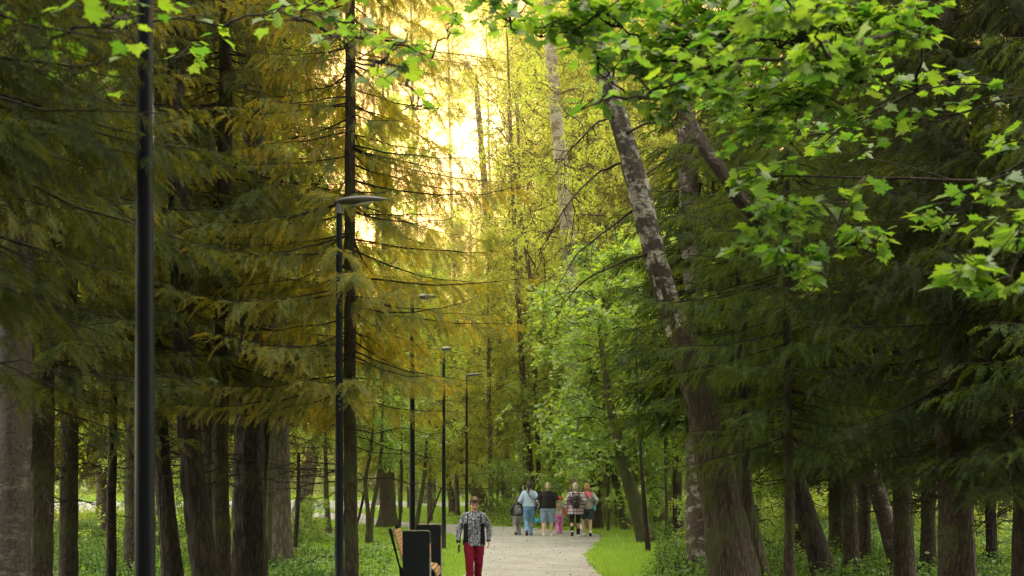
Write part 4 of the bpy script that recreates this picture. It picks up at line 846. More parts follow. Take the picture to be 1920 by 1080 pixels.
# ================================================================== LAMP POSTS
M['post']=simple('post_paint',(0.0035,0.005,0.007),0.42,0.0,0.25,25,0.05,0.12)
M['alu']=simple('brushed_aluminium',(0.11,0.112,0.115),0.4,0.6,0.12,40)
M['lens']=simple('lamp_lens',(0.55,0.55,0.5),0.3,0,0.05)
def lamp(x,y,label,rz=0.0,H=5.2,head=True,group=None):
    t=thing('lamp_post',label,'lamp post',(x,y,0),rz)
    mb=MB(); zz=[0,0.0,0.05,0.06,1.2,1.21,2.6,3.9,H]; rr=[0.11,0.11,0.11,0.058,0.053,0.0525,0.046,0.040,0.033]; 
    a=np.arange(24)/24*2*PI
    loft(mb,[np.stack([r*np.cos(a),r*np.sin(a),np.full(24,z)],-1) for z,r in zip(zz,rr)])
    pole=obj('pole',mb,M['post'],t)
    a=np.arange(10)/10*2*PI
    for k in range(4):
        mb=MB()
        cx_,cy_=0.085*math.cos(k*PI/2+.78),0.085*math.sin(k*PI/2+.78)
        loft(mb,[np.stack([cx_+0.012*np.cos(a),cy_+0.012*np.sin(a),np.full(10,z)],-1) for z in (0.05,0.075)])
        obj('bolt',mb,M['alu'],pole)
    mb=MB(); box(mb,-0.032,0.032,-0.054,-0.0495,0.5,0.8); obj('access_hatch',mb,M['post'],pole)
    if head:
        # leaf shaped flat head reaching over the path
        mb=MB(); k=14; rings=[]; a=np.arange(16)/16*2*PI
        for i in range(k):
            s=i/(k-1); xx=-0.06+0.62*s; wv=0.005+0.125*math.sin(PI*min(1,s**0.8))**0.75; hv=0.006+0.040*math.sin(PI*min(1,s**0.75))**0.8
            zc=H+0.01+0.10*s-0.05*s*s
            rings.append(np.stack([np.full(16,xx),wv*np.cos(a),zc+hv*np.sin(a)],-1))
        loft(mb,rings); h=obj('lamp_head',mb,M['alu'],t)
        mb=MB(); rings=[]
        for i in range(8):
            s=i/7; xx=0.16+0.26*s; wv=0.004+0.075*math.sin(PI*s)**0.6
            rings.append(np.stack([np.full(16,xx),wv*np.cos(a),H-0.022+0.13*(s*0.4)+0.006*np.sin(a)],-1))
        loft(mb,rings); obj('lens',mb,M['lens'],h)
        mb=MB(); loft(mb,[np.stack([0.036*np.cos(a),0.036*np.sin(a),np.full(16,z)],-1) for z in (H-0.12,H+0.03)]); obj('collar',mb,M['alu'],t)
    return t
def lx(px,d): return (px-CX)/FPX*d
lamp(lx(272,6.3),6.3,'nearest lamp post, thick black pole at the left without visible head',0.0,5.2)
lamp(lx(636,14.9),14.9,'second lamp post with grey head half hidden in spruce branches',0.15)
lamp(lx(773,23.2),23.2,'third lamp post rising behind the bench and bins',0.5)
lamp(lx(832,33),33,'fourth lamp post with its foot in the grass left of the walking woman',1.25)
lamp(lx(875,42.5),42.5,'fifth lamp post with a pale head standing directly behind the walking woman',-0.1)
lamp(lx(933,58),58,'sixth lamp post, thin and distant behind the leaning dark trunk',-0.1)
lamp(lx(583,52),52,'far lamp post foot seen beside the far path on the left',0.3)

# ================================================================== BENCH AND BINS
M['steel']=simple('anthracite_steel',(0.008,0.011,0.013),0.42,0.0,0.2,18,0.06,0.25)
M['edge']=simple('worn_steel_edge',(0.30,0.31,0.31),0.4,0.4,0.2,60)
def wood_mat(name,c0,c1):
    m,nt,ns,L=new_mat(name); tc=N(ns,'ShaderNodeTexCoord'); mp=N(ns,'ShaderNodeMapping'); mp.inputs['Scale'].default_value=(6,1.0,6); L.new(tc.outputs['Object'],mp.inputs[0])
    n=N(ns,'ShaderNodeTexNoise'); n.inputs['Scale'].default_value=9; n.inputs['Detail'].default_value=6; L.new(mp.outputs[0],n.inputs[0])
    r=ramp(ns,[(0.3,c0),(0.7,c1)]); L.new(n.outputs['Fac'],r.inputs[0]); b=N(ns,'ShaderNodeBsdfPrincipled'); b.inputs['Roughness'].default_value=0.55; L.new(r.outputs[0],b.inputs[0])
    o=N(ns,'ShaderNodeOutputMaterial'); L.new(b.outputs[0],o.inputs[0]); return m
M['wood']=wood_mat('oiled_wood',(0.30,0.16,0.07),(0.52,0.33,0.17))
def arc(cx,cz,r,a0,a1,n=8): return [(cx+r*math.cos(a),cz+r*math.sin(a)) for a in np.linspace(a0,a1,n)]
def bin_(x,y,label,H=1.14,wd=0.42,dp=0.36,rz=0.0):
    t=thing('litter_bin',label,'litter bin',(x,y,0),rz)
    # folded steel sheet over front and rear, rounded upper right corner
    def shell(y0,y1,nm,mat):
        prof=[(-wd/2,0.0),(wd/2,0.0)]+arc(wd/2-0.045,H-0.045,0.045,0,PI/2)+arc(-wd/2+0.02,H-0.02,0.02,PI/2,PI)
        mb=MB(); prism_x(mb,prof,y0,y1); return obj(nm,mb,mat,t)
    shell(-dp/2,-dp/2+0.012,'front_panel',M['steel']); shell(dp/2-0.012,dp/2,'rear_panel',M['steel'])
    mb=MB()
    out=[(wd/2,H-0.24)]+arc(wd/2-0.045,H-0.045,0.045,0,PI/2)+arc(-wd/2+0.02,H-0.02,0.02,PI/2,PI)+[(-wd/2,0.02)]
    inn=[(px*0.965,0.02+(pz-0.02)*0.985) for px,pz in out]
    for a,b,c,d_ in zip(out[:-1],out[1:],inn[:-1],inn[1:]):
        y0,y1=-dp/2+0.012,dp/2-0.012
        v=[(a[0],y0,a[1]),(b[0],y0,b[1]),(d_[0],y0,d_[1]),(c[0],y0,c[1]),(a[0],y1,a[1]),(b[0],y1,b[1]),(d_[0],y1,d_[1]),(c[0],y1,c[1])]
        mb.add(v,[[0,4,5,1],[3,2,6,7]],0)
    obj('hood',mb,M['steel'],t)
    mb=MB(); box(mb,wd/2-0.03,wd/2+0.004,-dp/2+0.013,dp/2-0.013,0.05,H-0.42); obj('door',mb,M['edge'],t)
    mb=MB(); 
    for k in range(6): box(mb,wd/2-0.03,wd/2+0.003,-dp/2+0.015+k*0.055,-dp/2+0.062+k*0.055,H-0.40,H-0.20)
    obj('wood_trim',mb,M['wood'],t)
    mb=MB(); box(mb,-wd/2+0.03,wd/2-0.06,-dp/2+0.03,dp/2-0.03,0.03,H-0.3); obj('liner',mb,M['post'],t)
    mb=MB(); box(mb,-wd/2-0.02,wd/2+0.02,-dp/2-0.02,dp/2+0.02,0,0.035); obj('base_plate',mb,M['steel'],t)
bin_(lx(780,19.9),20.08,'front dark steel litter bin with wood trim, hiding the bench end')
bin_(lx(802,21.9),22.3,'rear dark steel litter bin peeking out behind the front one')
def bench():
    y0,y1=20.62,21.75; x0=lx(752,20.6)
    t=thing('park_bench','wooden slatted bench with black frame between two dark bins','bench',(x0,(y0+y1)/2,0)); hy=(y1-y0)/2
    def quad_prism(p0,p1,th,ya,yb,mb):
        p0=np.array(p0);p1=np.array(p1); d=nrm(p1-p0); n=np.array([-d[1],d[0]])*th
        prof=[tuple(p0),tuple(p1),tuple(p1+n),tuple(p0+n)]
        if d[0]*n[1]-d[1]*n[0]<0: prof=prof[::-1]
        prism_x(mb,prof,ya,yb)
    # backrest leans away from the path (left), seat rolls over at the front (right)
    back=[(-0.135,1.10),(0.015,0.60)]
    for ys in (-hy-0.03,hy):
        mb=MB()
        prof=[(-0.165,1.15),(-0.205,1.14),(-0.03,0.50),(0.0,0.0),(0.08,0.0),(0.08,0.38),(0.42,0.38),(0.50,0.0),(0.57,0.0),(0.52,0.44),(0.06,0.45),(-0.02,0.56),(-0.155,1.15)]
        prism_x(mb,prof[::-1],ys,ys+0.03); obj('side_frame',mb,M['steel'],t)
    n=9
    for k in range(n):
        s0=k/n; s1=(k+0.82)/n; a=np.array(back[0])*(1-s0)+np.array(back[1])*s0; b=np.array(back[0])*(1-s1)+np.array(back[1])*s1
        mb=MB(); quad_prism(a,b,0.03,-hy,hy,mb); obj('back_slat',mb,M['wood'],t)
    pts=[(0.05,0.47),(0.12,0.46),(0.19,0.46),(0.26,0.47),(0.33,0.48),(0.40,0.49),(0.47,0.49),(0.525,0.46),(0.55,0.40),(0.54,0.33)]
    for a,b in zip(pts[:-1],pts[1:]):
        a=np.array(a);b=np.array(b); mb=MB(); quad_prism(a,a+(b-a)*0.85,0.03,-hy,hy,mb); obj('seat_slat',mb,M['wood'],t)
    mb=MB(); box(mb,-0.185,-0.165,-hy,hy,1.06,1.10); obj('back_rail',mb,M['steel'],t)
bench()
# ================================================================== PEOPLE
def _sph(n=10):
    v=[];f=[]; m=2*n
    for i in range(1,n):
        th=PI*i/n
        for j in range(m): ph=2*PI*j/m; v.append((math.sin(th)*math.cos(ph),math.sin(th)*math.sin(ph),math.cos(th)))
    for i in range(n-2):
        for j in range(m): a=i*m+j; b=i*m+(j+1)%m; f.append((a,a+m,b+m,b))
    t=len(v); v+= [(0,0,1),(0,0,-1)]; tri=[]
    for j in range(m): tri.append((t,j,(j+1)%m)); o=(n-2)*m; tri.append((t+1,o+(j+1)%m,o+j))
    return np.array(v),np.array(f),np.array(tri)
SPH=_sph(9)
def ell(mb,c,r,R=None):
    v=SPH[0]*np.array(r)
    if R is not None: v=v@np.array(R).T
    v=v+np.array(c); n=mb.n; mb.add(v,SPH[1],0,0.5,True); 
    mb.f.append((SPH[2]+n,0,np.full(len(SPH[2]),0.5,np.float32),True))
def cap(mb,a,b,ra,rb,sx=1.0):
    """tapered capsule"""
    a=np.array(a,float);b=np.array(b,float); K=5; t=np.linspace(0,1,K)[:,None]
    tubes(mb,(a+(b-a)*t)[None],(ra+(rb-ra)*t[:,0])[None],14,0,0.5,True,cap=True)
    ell(mb,a,(ra,)*3); ell(mb,b,(rb,)*3)
def chain(mb,pts,rs):
    for a,b,ra,rb in zip(pts[:-1],pts[1:],rs[:-1],rs[1:]): cap(mb,a,b,ra,rb)
def fuse(mb,name,voxel,smooth=4,factor=0.5):
    """one continuous skin over all the volumes in mb"""
    me=mb.build(name); o=bpy.data.objects.new(name,me); C.objects.link(o)
    m=o.modifiers.new('r','REMESH'); m.mode='VOXEL'; m.voxel_size=voxel; m.use_smooth_shade=True
    s=o.modifiers.new('s','SMOOTH'); s.factor=factor; s.iterations=smooth
    dg=bpy.context.evaluated_depsgraph_get(); out=bpy.data.meshes.new_from_object(o.evaluated_get(dg)); out.name=name
    bpy.data.objects.remove(o); bpy.data.meshes.remove(me)
    out.polygons.foreach_set('use_smooth',[True]*len(out.polygons)); return out
def wrinkle(me,amp,seed=0,f=28):
    r=np.random.default_rng(seed); n=len(me.vertices); co=np.empty(n*3,np.float32); me.vertices.foreach_get('co',co); co=co.reshape(-1,3)
    no=np.empty(n*3,np.float32); me.vertices.foreach_get('normal',no); no=no.reshape(-1,3)
    w=np.sin(co[:,2]*f+np.sin(co[:,0]*23+seed)*1.6+np.sin(co[:,1]*19)*1.2)*0.6+np.sin(co[:,2]*f*1.9+co[:,0]*31+seed)*0.4
    co+=no*(w*amp)[:,None]; me.vertices.foreach_set('co',co.ravel()); me.update()
def paint(me,mats,fn):
    for m in mats: me.materials.append(m)
    n=len(me.polygons); c=np.empty(n*3,np.float32); me.polygons.foreach_get('center',c); c=c.reshape(-1,3)
    me.polygons.foreach_set('material_index',np.asarray(fn(c),np.int32))
def rotx(a): return np.array([[1,0,0],[0,math.cos(a),-math.sin(a)],[0,math.sin(a),math.cos(a)]])
def rotz(a): return np.array([[math.cos(a),-math.sin(a),0],[math.sin(a),math.cos(a),0],[0,0,1]])

M['skin']=simple('skin',(0.56,0.33,0.23),0.55,0,0.06,14,0.02,0.35)
M['skin2']=simple('skin_legs',(0.62,0.40,0.30),0.55,0,0.06,14,0.02,0.35)
M['lip']=simple('lips',(0.38,0.12,0.09),0.5); M['eye']=simple('eyes',(0.05,0.03,0.02),0.3)
def hairm(n,c): return simple(n,c,0.5,0,0.45,55,0.3,0.4)
def cloth(n,c,noise=0.12,sc=60,rough=0.85,**k): return simple(n,c,rough,0,noise,sc,0.15,0.2,**k)
M['h_aub']=hairm('auburn_hair',(0.055,0.022,0.014)); M['h_dark']=hairm('dark_hair',(0.035,0.022,0.018)); M['h_blond']=hairm('blond_hair',(0.42,0.30,0.17))
M['h_ash']=hairm('ash_blond_hair',(0.50,0.42,0.31)); M['h_red']=hairm('strawberry_hair',(0.50,0.26,0.12)); M['h_kid']=hairm('brown_grey_hair',(0.055,0.045,0.045))
M['burg']=cloth('burgundy_trousers',(0.16,0.006,0.022)); M['black']=cloth('black_cloth',(0.010,0.010,0.013)); M['blackl']=cloth('black_jersey',(0.014,0.014,0.018))
M['denl']=cloth('pale_denim_shirt',(0.40,0.50,0.66)); M['jean']=cloth('blue_jeans',(0.17,0.32,0.55),0.3,9); M['denshort']=cloth('washed_denim_shorts',(0.27,0.38,0.50),0.25,8)
M['dshort']=cloth('dark_denim_shorts',(0.055,0.085,0.11),0.3,20); M['grey']=cloth('grey_trousers',(0.30,0.28,0.28)); M['pinkt']=cloth('pink_trousers',(0.62,0.20,0.42),0.2,30)
M['greyk']=cloth('light_grey_knit',(0.47,0.46,0.43)); M['pink']=cloth('pink_knit',(0.85,0.20,0.27)); M['hood']=cloth('dark_grey_hoodie',(0.035,0.036,0.045))
M['pack']=simple('black_backpack',(0.010,0.010,0.014),0.4,0,0.3,30,0.1); M['packp']=simple('patterned_backpack',(0.02,0.02,0.025),0.5,0,0,16,0.05,0.4,'Object',(0.30,0.28,0.31))
M['teal']=simple('teal_bag',(0.01,0.34,0.46),0.5,0,0.3,40); M['bluebag']=simple('pale_blue_bag',(0.10,0.50,0.62),0.45,0,0.1,20); M['redb']=cloth('coral_red',(0.75,0.06,0.12))
M['white']=simple('white_trainers',(0.72,0.72,0.72),0.6,0,0.08,30); M['sole']=simple('dark_sole',(0.06,0.03,0.03),0.7,0,0.2,20); M['oliv']=simple('sand_trainers',(0.35,0.33,0.24),0.7,0,0.2,30)
M['phone']=simple('phone_black',(0.01,0.01,0.012),0.2)
def pattern_mat():
    m,nt,ns,L=new_mat('printed_jacket'); tc=N(ns,'ShaderNodeTexCoord')
    n=N(ns,'ShaderNodeTexNoise'); n.inputs['Scale'].default_value=11; n.inputs['Detail'].default_value=3; L.new(tc.outputs['Object'],n.inputs[0])
    mx=N(ns,'ShaderNodeMix',data_type='RGBA'); mx.inputs[0].default_value=0.16; L.new(tc.outputs['Object'],mx.inputs[6]); L.new(n.outputs['Color'],mx.inputs[7])
    v=N(ns,'ShaderNodeTexVoronoi',feature='DISTANCE_TO_EDGE'); v.inputs['Scale'].default_value=24; L.new(mx.outputs[2],v.inputs['Vector'])
    w=N(ns,'ShaderNodeTexWave'); w.inputs['Scale'].default_value=7; w.inputs['Distortion'].default_value=14; w.inputs['Detail'].default_value=2; L.new(mx.outputs[2],w.inputs[0])
    r1=ramp(ns,[(0.05,(1,1,1)),(0.10,(0,0,0))]); L.new(v.outputs['Distance'],r1.inputs[0]); r2=ramp(ns,[(0.62,(0,0,0)),(0.72,(1,1,1))]); L.new(w.outputs[0],r2.inputs[0])
    a=N(ns,'ShaderNodeMath',operation='MAXIMUM'); L.new(r1.outputs[0],a.inputs[0]); L.new(r2.outputs[0],a.inputs[1])
    c=N(ns,'ShaderNodeMix',data_type='RGBA'); L.new(a.outputs[0],c.inputs[0]); c.inputs[6].default_value=(0.40,0.43,0.49,1); c.inputs[7].default_value=(0.06,0.07,0.09,1)
    b=N(ns,'ShaderNodeBsdfPrincipled'); b.inputs['Roughness'].default_value=0.8; b.inputs['Specular IOR Level'].default_value=0.2; L.new(c.outputs[2],b.inputs[0]); o=N(ns,'ShaderNodeOutputMaterial'); L.new(b.outputs[0],o.inputs[0]); return m
def plaid_mat():
    m,nt,ns,L=new_mat('plaid_shirt'); tc=N(ns,'ShaderNodeTexCoord'); sp=N(ns,'ShaderNodeSeparateXYZ'); L.new(tc.outputs['Object'],sp.inputs[0])
    def band(o,f,th):
        a=N(ns,'ShaderNodeMath',operation='MULTIPLY'); a.inputs[1].default_value=f; L.new(o,a.inputs[0]); s=N(ns,'ShaderNodeMath',operation='SINE'); L.new(a.outputs[0],s.inputs[0])
        g=N(ns,'ShaderNodeMath',operation='GREATER_THAN'); g.inputs[1].default_value=th; L.new(s.outputs[0],g.inputs[0]); return g
    ad=N(ns,'ShaderNodeMath',operation='ADD'); L.new(sp.outputs[0],ad.inputs[0]); L.new(sp.outputs[1],ad.inputs[1])
    a=band(ad.outputs[0],62,0.55); b=band(sp.outputs[2],58,0.55); s=N(ns,'ShaderNodeMath',operation='ADD'); L.new(a.outputs[0],s.inputs[0]); L.new(b.outputs[0],s.inputs[1])
    r=ramp(ns,[(0.0,(0.62,0.52,0.56)),(0.4,(0.62,0.52,0.56)),(0.5,(0.33,0.17,0.26)),(0.9,(0.33,0.17,0.26)),(1.0,(0.09,0.04,0.10))]); h=N(ns,'ShaderNodeMath',operation='MULTIPLY'); h.inputs[1].default_value=0.5; L.new(s.outputs[0],h.inputs[0]); L.new(h.outputs[0],r.inputs[0])
    bs=N(ns,'ShaderNodeBsdfPrincipled'); bs.inputs['Roughness'].default_value=0.85; L.new(r.outputs[0],bs.inputs[0]); o=N(ns,'ShaderNodeOutputMaterial'); L.new(bs.outputs[0],o.inputs[0]); return m
M['print']=pattern_mat(); M['plaid']=plaid_mat()
M['camo']=simple('patterned_child_top',(0.50,0.55,0.38),0.8,0,0,22,0.05,0.2,'Object',(0.16,0.15,0.12))

def person(label,x,y,rz,H,feet,hands,clothes,hair,head=(0,0),group=None,width=1.0,child=False,vox=0.0085,lean=0.03,skin='skin',skinlegs=None):
    """faces local -Y. feet: per side (dx, dy, lift); hands: per side wrist position for a 1.65 m body; side order -x, +x"""
    s=H/1.65; t=thing('person',label,'person',(x,y,0.02),rz,group)
    W=width; hs=1.24 if child else 1.06
    V=lambda *a: np.array(a,float)*s
    hipz=0.86
    hip=[V(-.088*W,0,hipz),V(.088*W,0,hipz)]; ank=[];knee=[]
    for i in (0,1):
        dx,dy,lf=feet[i]; a=V((-1 if i==0 else 1)*0.085*W+dx,dy,0.085+lf); d=a-hip[i]; D=np.linalg.norm(d); l=0.40*s
        l1=0.41*s;l2=0.40*s; D=min(D,l1+l2-1e-3); q=(l1*l1-l2*l2+D*D)/(2*D); hgt=math.sqrt(max(0,l1*l1-q*q)); dn=d/np.linalg.norm(d)
        bend=np.array([0,-1,0])-dn*np.dot(dn,[0,-1,0]); bend/=np.linalg.norm(bend); knee.append(hip[i]+dn*q+bend*hgt); ank.append(hip[i]+dn*D)
    sh=[V(-.158*W,lean*-1.0,1.305),V(.158*W,lean*-1.0,1.305)]
    wr=[];el=[]
    for i in (0,1):
        w_=V(*hands[i]); d=w_-sh[i]; D=np.linalg.norm(d); l1=0.275*s;l2=0.245*s; D=min(D,l1+l2-1e-3); q=(l1*l1-l2*l2+D*D)/(2*D); hgt=math.sqrt(max(0,l1*l1-q*q)); dn=d/np.linalg.norm(d)
        pole=np.array([(-1 if i==0 else 1)*0.5,0.9,-0.1]); b=pole-dn*np.dot(dn,pole); b/=np.linalg.norm(b); el.append(sh[i]+dn*q+b*hgt); wr.append(sh[i]+dn*D)
    ly=-lean*s
    # ---- body
    mb=MB()
    chain(mb,[V(0,0,.87),V(0,-.005,.98),V(0,ly/s,1.12),V(0,ly/s,1.26)],[.105*s*W,.098*s*W,.105*s*W,.10*s*W])
    ell(mb,V(0,.01,.90),(.155*s*W,.105*s,.12*s)); ell(mb,V(0,ly/s,1.22),(.155*s*W,.10*s,.16*s))
    chain(mb,[sh[0],V(0,ly/s+.01,1.345),sh[1]],[.045*s,.055*s,.045*s])
    for i in (0,1):
        chain(mb,[hip[i],(hip[i]+knee[i])/2,knee[i]],[.088*s*W,.075*s*W,.056*s*W]); chain(mb,[knee[i],knee[i]*.65+ank[i]*.35+V(0,.012,0),ank[i]],[.054*s*W,.056*s*W,.036*s])
        chain(mb,[ank[i],ank[i]+V(0,-.11,-.045)],[.036*s,.028*s])
        chain(mb,[sh[i],el[i]],[.05*s,.038*s]); chain(mb,[el[i],el[i]*.6+wr[i]*.4,wr[i]],[.038*s,.037*s,.024*s])
        # hand: palm, four fingers curling, thumb at the side
        f=nrm(wr[i]-el[i]); f=nrm(f*0.7+np.array([0,0,-.7])); sd=(-1 if i==0 else 1); pn=nrm(np.cross(f,[0,-1.,0])+1e-6)   # palm normal roughly sideways
        ac_=nrm(np.cross(pn,f))                                                                        # across the knuckles
        pc=wr[i]+f*.045*s; 
        for k in (-1.5,-.5,.5,1.5): cap(mb,wr[i]+ac_*k*.010*s,wr[i]+f*.085*s+ac_*k*.018*s,.014*s,.011*s)
        inw=np.array([-sd,0,0.])
        for k,ll in zip((-1.5,-.5,.5,1.5),(.062,.074,.07,.055)):
            b0=wr[i]+f*.088*s+ac_*k*.020*s; b1=b0+nrm(f+inw*.35)*ll*.45*s; b2=b1+nrm(f*.6+inw*.8)*ll*.5*s; chain(mb,[b0,b1,b2],[.0098*s,.0088*s,.0075*s])
        sgn=1 if np.dot(ac_,[0,-1,0])>0 else -1
        t0=wr[i]+f*.02*s+ac_*sgn*.02*s; t1=t0+nrm(f*.7+ac_*sgn*.8)*.04*s; t2=t1+nrm(f+ac_*sgn*.15+inw*.3)*.032*s; chain(mb,[t0,t1,t2],[.013*s,.011*s,.0085*s])
    # head
    hp,hy_=head; Rh=rotz(hy_)@rotx(hp); nb=V(0,ly/s+.005,1.39); hc=nb+Rh@V(0,-.018,.145)*hs**0.5
    hh=s*hs; T=lambda *a: hc+Rh@(np.array(a,float)*hh)
    chain(mb,[nb-V(0,0,.03),hc-Rh@V(0,-.015,.05)],[.055*s,.05*s])
    ell(mb,T(0,.012,.022),(.075*hh,.092*hh,.092*hh),Rh); ell(mb,T(0,-.022,-.035),(.060*hh,.066*hh,.078*hh),Rh); ell(mb,T(0,-.055,-.085),(.032*hh,.028*hh,.024*hh),Rh)
    chain(mb,[T(0,-.085,.012),T(0,-.107,-.030)],[.009*hh,.013*hh]); ell(mb,T(-.012,-.098,-.034),(.009*hh,)*3); ell(mb,T(.012,-.098,-.034),(.009*hh,)*3)
    chain(mb,[T(-.042,-.079,.022),T(0,-.086,.020),T(.042,-.079,.022)],[.009*hh,.010*hh,.009*hh])
    for q in (-1,1): ell(mb,T(q*.075,.01,-.01),(.010*hh,.020*hh,.030*hh),Rh); ell(mb,T(q*.040,-.062,-.028),(.022*hh,.02*hh,.02*hh))
    bme=fuse(mb,'body',vox*s,3); bme.materials.append(M[skin]); obj('body',bme,None,t)
    # face details
    mb=MB(); 
    ell(mb,T(0,-.089,-.060),(.024*hh,.008*hh,.0065*hh),Rh); obj('mouth',mb,M['lip'],t)
    for q in (-1,1):
        mb=MB(); ell(mb,T(q*.031,-.082,.004),(.0135*hh,.006*hh,.0055*hh),Rh); obj('eye',mb,M['eye'],t)
        mb=MB(); chain(mb,[T(q*.016,-.092,.026),T(q*.034,-.089,.031),T(q*.050,-.078,.026)],[.0035*hh,.004*hh,.003*hh]); obj('eyebrow',mb,M[hair[0]],t)
    # ---- hair
    mb=MB(); st=hair[1]
    ell(mb,T(0,.026,.038),(.082*hh,.094*hh,.086*hh),Rh)
    if st=='short': ell(mb,T(0,.050,-.01),(.076*hh,.058*hh,.080*hh),Rh); ell(mb,T(0,-.035,.082),(.062*hh,.050*hh,.030*hh),Rh); chain(mb,[T(-.058,-.058,.050),T(-.02,-.083,.052),T(.03,-.080,.058),T(.058,-.055,.050)],[.012*hh,.013*hh,.012*hh,.012*hh]); [chain(mb,[T(q*.070,-.03,.05),T(q*.074,-.014,-.01)],[.013*hh,.009*hh]) for q in (-1,1)]
    elif st=='bob': ell(mb,T(0,.045,-.02),(.090*hh,.072*hh,.10*hh),Rh); ell(mb,T(0,.04,-.065),(.082*hh,.06*hh,.055*hh),Rh)
    elif st=='long': ell(mb,T(0,.045,-.03),(.092*hh,.075*hh,.12*hh),Rh); chain(mb,[T(0,.06,-.05),T(0,.085,-.14),T(.01,.09,-.20)],[.085*hh,.075*hh,.04*hh])
    elif st=='pony': ell(mb,T(0,.05,.0),(.080*hh,.065*hh,.075*hh),Rh); chain(mb,[T(0,.105,.045),T(0,.135,.01),T(.015,.135,-.08),T(.03,.125,-.20),T(.035,.12,-.28)],[.022*hh,.032*hh,.030*hh,.024*hh,.008*hh])
    elif st=='bunpony': ell(mb,T(0,.05,.0),(.084*hh,.065*hh,.08*hh),Rh); chain(mb,[T(0,.11,.02),T(0,.125,-.04),T(.01,.12,-.12)],[.026*hh,.036*hh,.02*hh])
    elif st=='cap': ell(mb,T(0,.05,-.01),(.08*hh,.06*hh,.08*hh),Rh); chain(mb,[T(-.03,.09,0),T(-.055,.11,-.10),T(-.05,.10,-.16)],[.02*hh,.022*hh,.01*hh])
    hm=fuse(mb,'hair',0.008*s,2); wrinkle(hm,0.0025*s,3,60); hm.materials.append(M[hair[0]]); obj('hair',hm,None,t)
    if st=='cap':
        mb=MB(); ell(mb,T(0,.03,.058),(.093*hh,.105*hh,.078*hh),Rh); ell(mb,T(.0,.135,.03),(.034*hh,.03*hh,.034*hh)); cm=fuse(mb,'hat',0.008*s,1); cm.materials.append(M['redb']); cm.materials.append(M['pinkt'])
        obj('hat',cm,None,t)
    # ---- top
    tp=clothes['top']; z0=tp['hem']; lo=tp.get('loose',.018)*s; mb=MB(); sl=tp['sleeve']
    fl=tp.get('flare',0.0)
    rings=[]; a=np.arange(32)/32*2*PI
    for z,wx,wy in [(z0,.176+fl,.125+fl*.7),(z0+.02,.180+fl,.128+fl*.7),(0.95,.172+fl*.5,.122),(1.05,.165,.118),(1.15,.168,.118),(1.25,.168,.112),(1.30,.150,.098),(1.345,.110,.080),(1.375,.072,.064),(1.40,.056,.056)]:
        if z<z0: continue
        rings.append(np.stack([wx*W*s*np.cos(a)+lo*np.cos(a),wy*s*np.sin(a)+lo*np.sin(a)+ly*min(1,max(0,(z-.9)/.3)),np.full(32,z*s)],-1))
    loft(mb,rings)
    for i in (0,1):
        cap(mb,sh[i],sh[i]*.55+V(0,ly/s,1.36)*.45,.055*s+lo*.3,.058*s)
        if sl=='long': chain(mb,[sh[i],el[i],wr[i]],[.056*s+lo*.4,.048*s+lo*.4,.034*s+lo*.3])
        elif sl=='short': cap(mb,sh[i],sh[i]*.25+el[i]*.75,.065*s+lo*.4,.058*s+lo*.5)
        elif sl=='three': chain(mb,[sh[i],el[i],el[i]*.5+wr[i]*.5],[.062*s+lo*.4,.05*s+lo*.4,.042*s+lo*.3])
    cm=fuse(mb,'top',0.009*s,2); wrinkle(cm,tp.get('wr',.003)*s,7,24/s)
    paint(cm,[M[q] for q in tp['mats']],tp.get('fn') or (lambda c:np.zeros(len(c)))); obj(tp.get('name','shirt'),cm,None,t)
    # ---- bottom
    bt=clothes['bottom']; lb=bt.get('loose',.012)*s; ln=bt['length']; mb=MB()
    ell(mb,V(0,.008,.90),(.160*s*W+lb,.115*s+lb,.12*s)); ell(mb,V(0,.02,.84),(.155*s*W+lb,.112*s+lb,.09*s))
    for i in (0,1):
        chain(mb,[hip[i],(hip[i]+knee[i])/2],[.092*s*W+lb,.080*s*W+lb])
        if ln=='long': chain(mb,[(hip[i]+knee[i])/2,knee[i],(knee[i]+ank[i])/2,ank[i]+V(0,0,-.01)],[.080*s*W+lb,.062*s*W+lb,.056*s*W+lb,.048*s*W+lb*bt.get('hemw',1.4)])
        elif ln=='knee': cap(mb,(hip[i]+knee[i])/2,knee[i]*.95+hip[i]*.05,.082*s*W+lb,.068*s*W+lb*1.6)
        elif ln=='short': cap(mb,(hip[i]+knee[i])/2,knee[i]*.6+hip[i]*.4,.082*s*W+lb,.080*s*W+lb*1.6)
    cm=fuse(mb,'trousers',0.009*s,2); wrinkle(cm,bt.get('wr',.003)*s,11,30/s)
    cm.materials.append(M[bt['mat']]); obj('trousers' if ln=='long' else 'shorts',cm,None,t)
    # ---- shoes
    for i in (0,1):
        dx,dy,lf=feet[i]; pitch=min(0.9,lf*5.5)*(1 if dy>0 else -0.3); R=rotx(-pitch) if False else rotx(pitch)
        mb=MB(); A=ank[i]
        for c,r in [((0,.03,-.045),(.036,.04,.036)),((0,-.03,-.050),(.037,.06,.030)),((0,-.10,-.055),(.042,.055,.026)),((0,-.005,-.01),(.036,.042,.035))]: ell(mb,A+R@(np.array(c)*s*1.05),np.array(r)*s*1.1,R)
        sm=fuse(mb,'shoe',0.007*s,1); sm.materials.append(M[clothes['shoe']]); sh_=obj('shoe',sm,None,t)
        mb=MB(); rg=[]; a=np.arange(20)/20*2*PI
        for z in (-.092,-.070): rg.append(np.stack([.043*np.cos(a)*s*1.08,(-.035+.118*np.sin(a))*s*1.08,np.full(20,z*s)],-1)@R.T+A)
        loft(mb,rg); obj('sole',mb,M[clothes.get('sole','sole')],sh_)
    return t,dict(sh=sh,wr=wr,el=el,hip=hip,hc=hc,s=s,ly=ly)

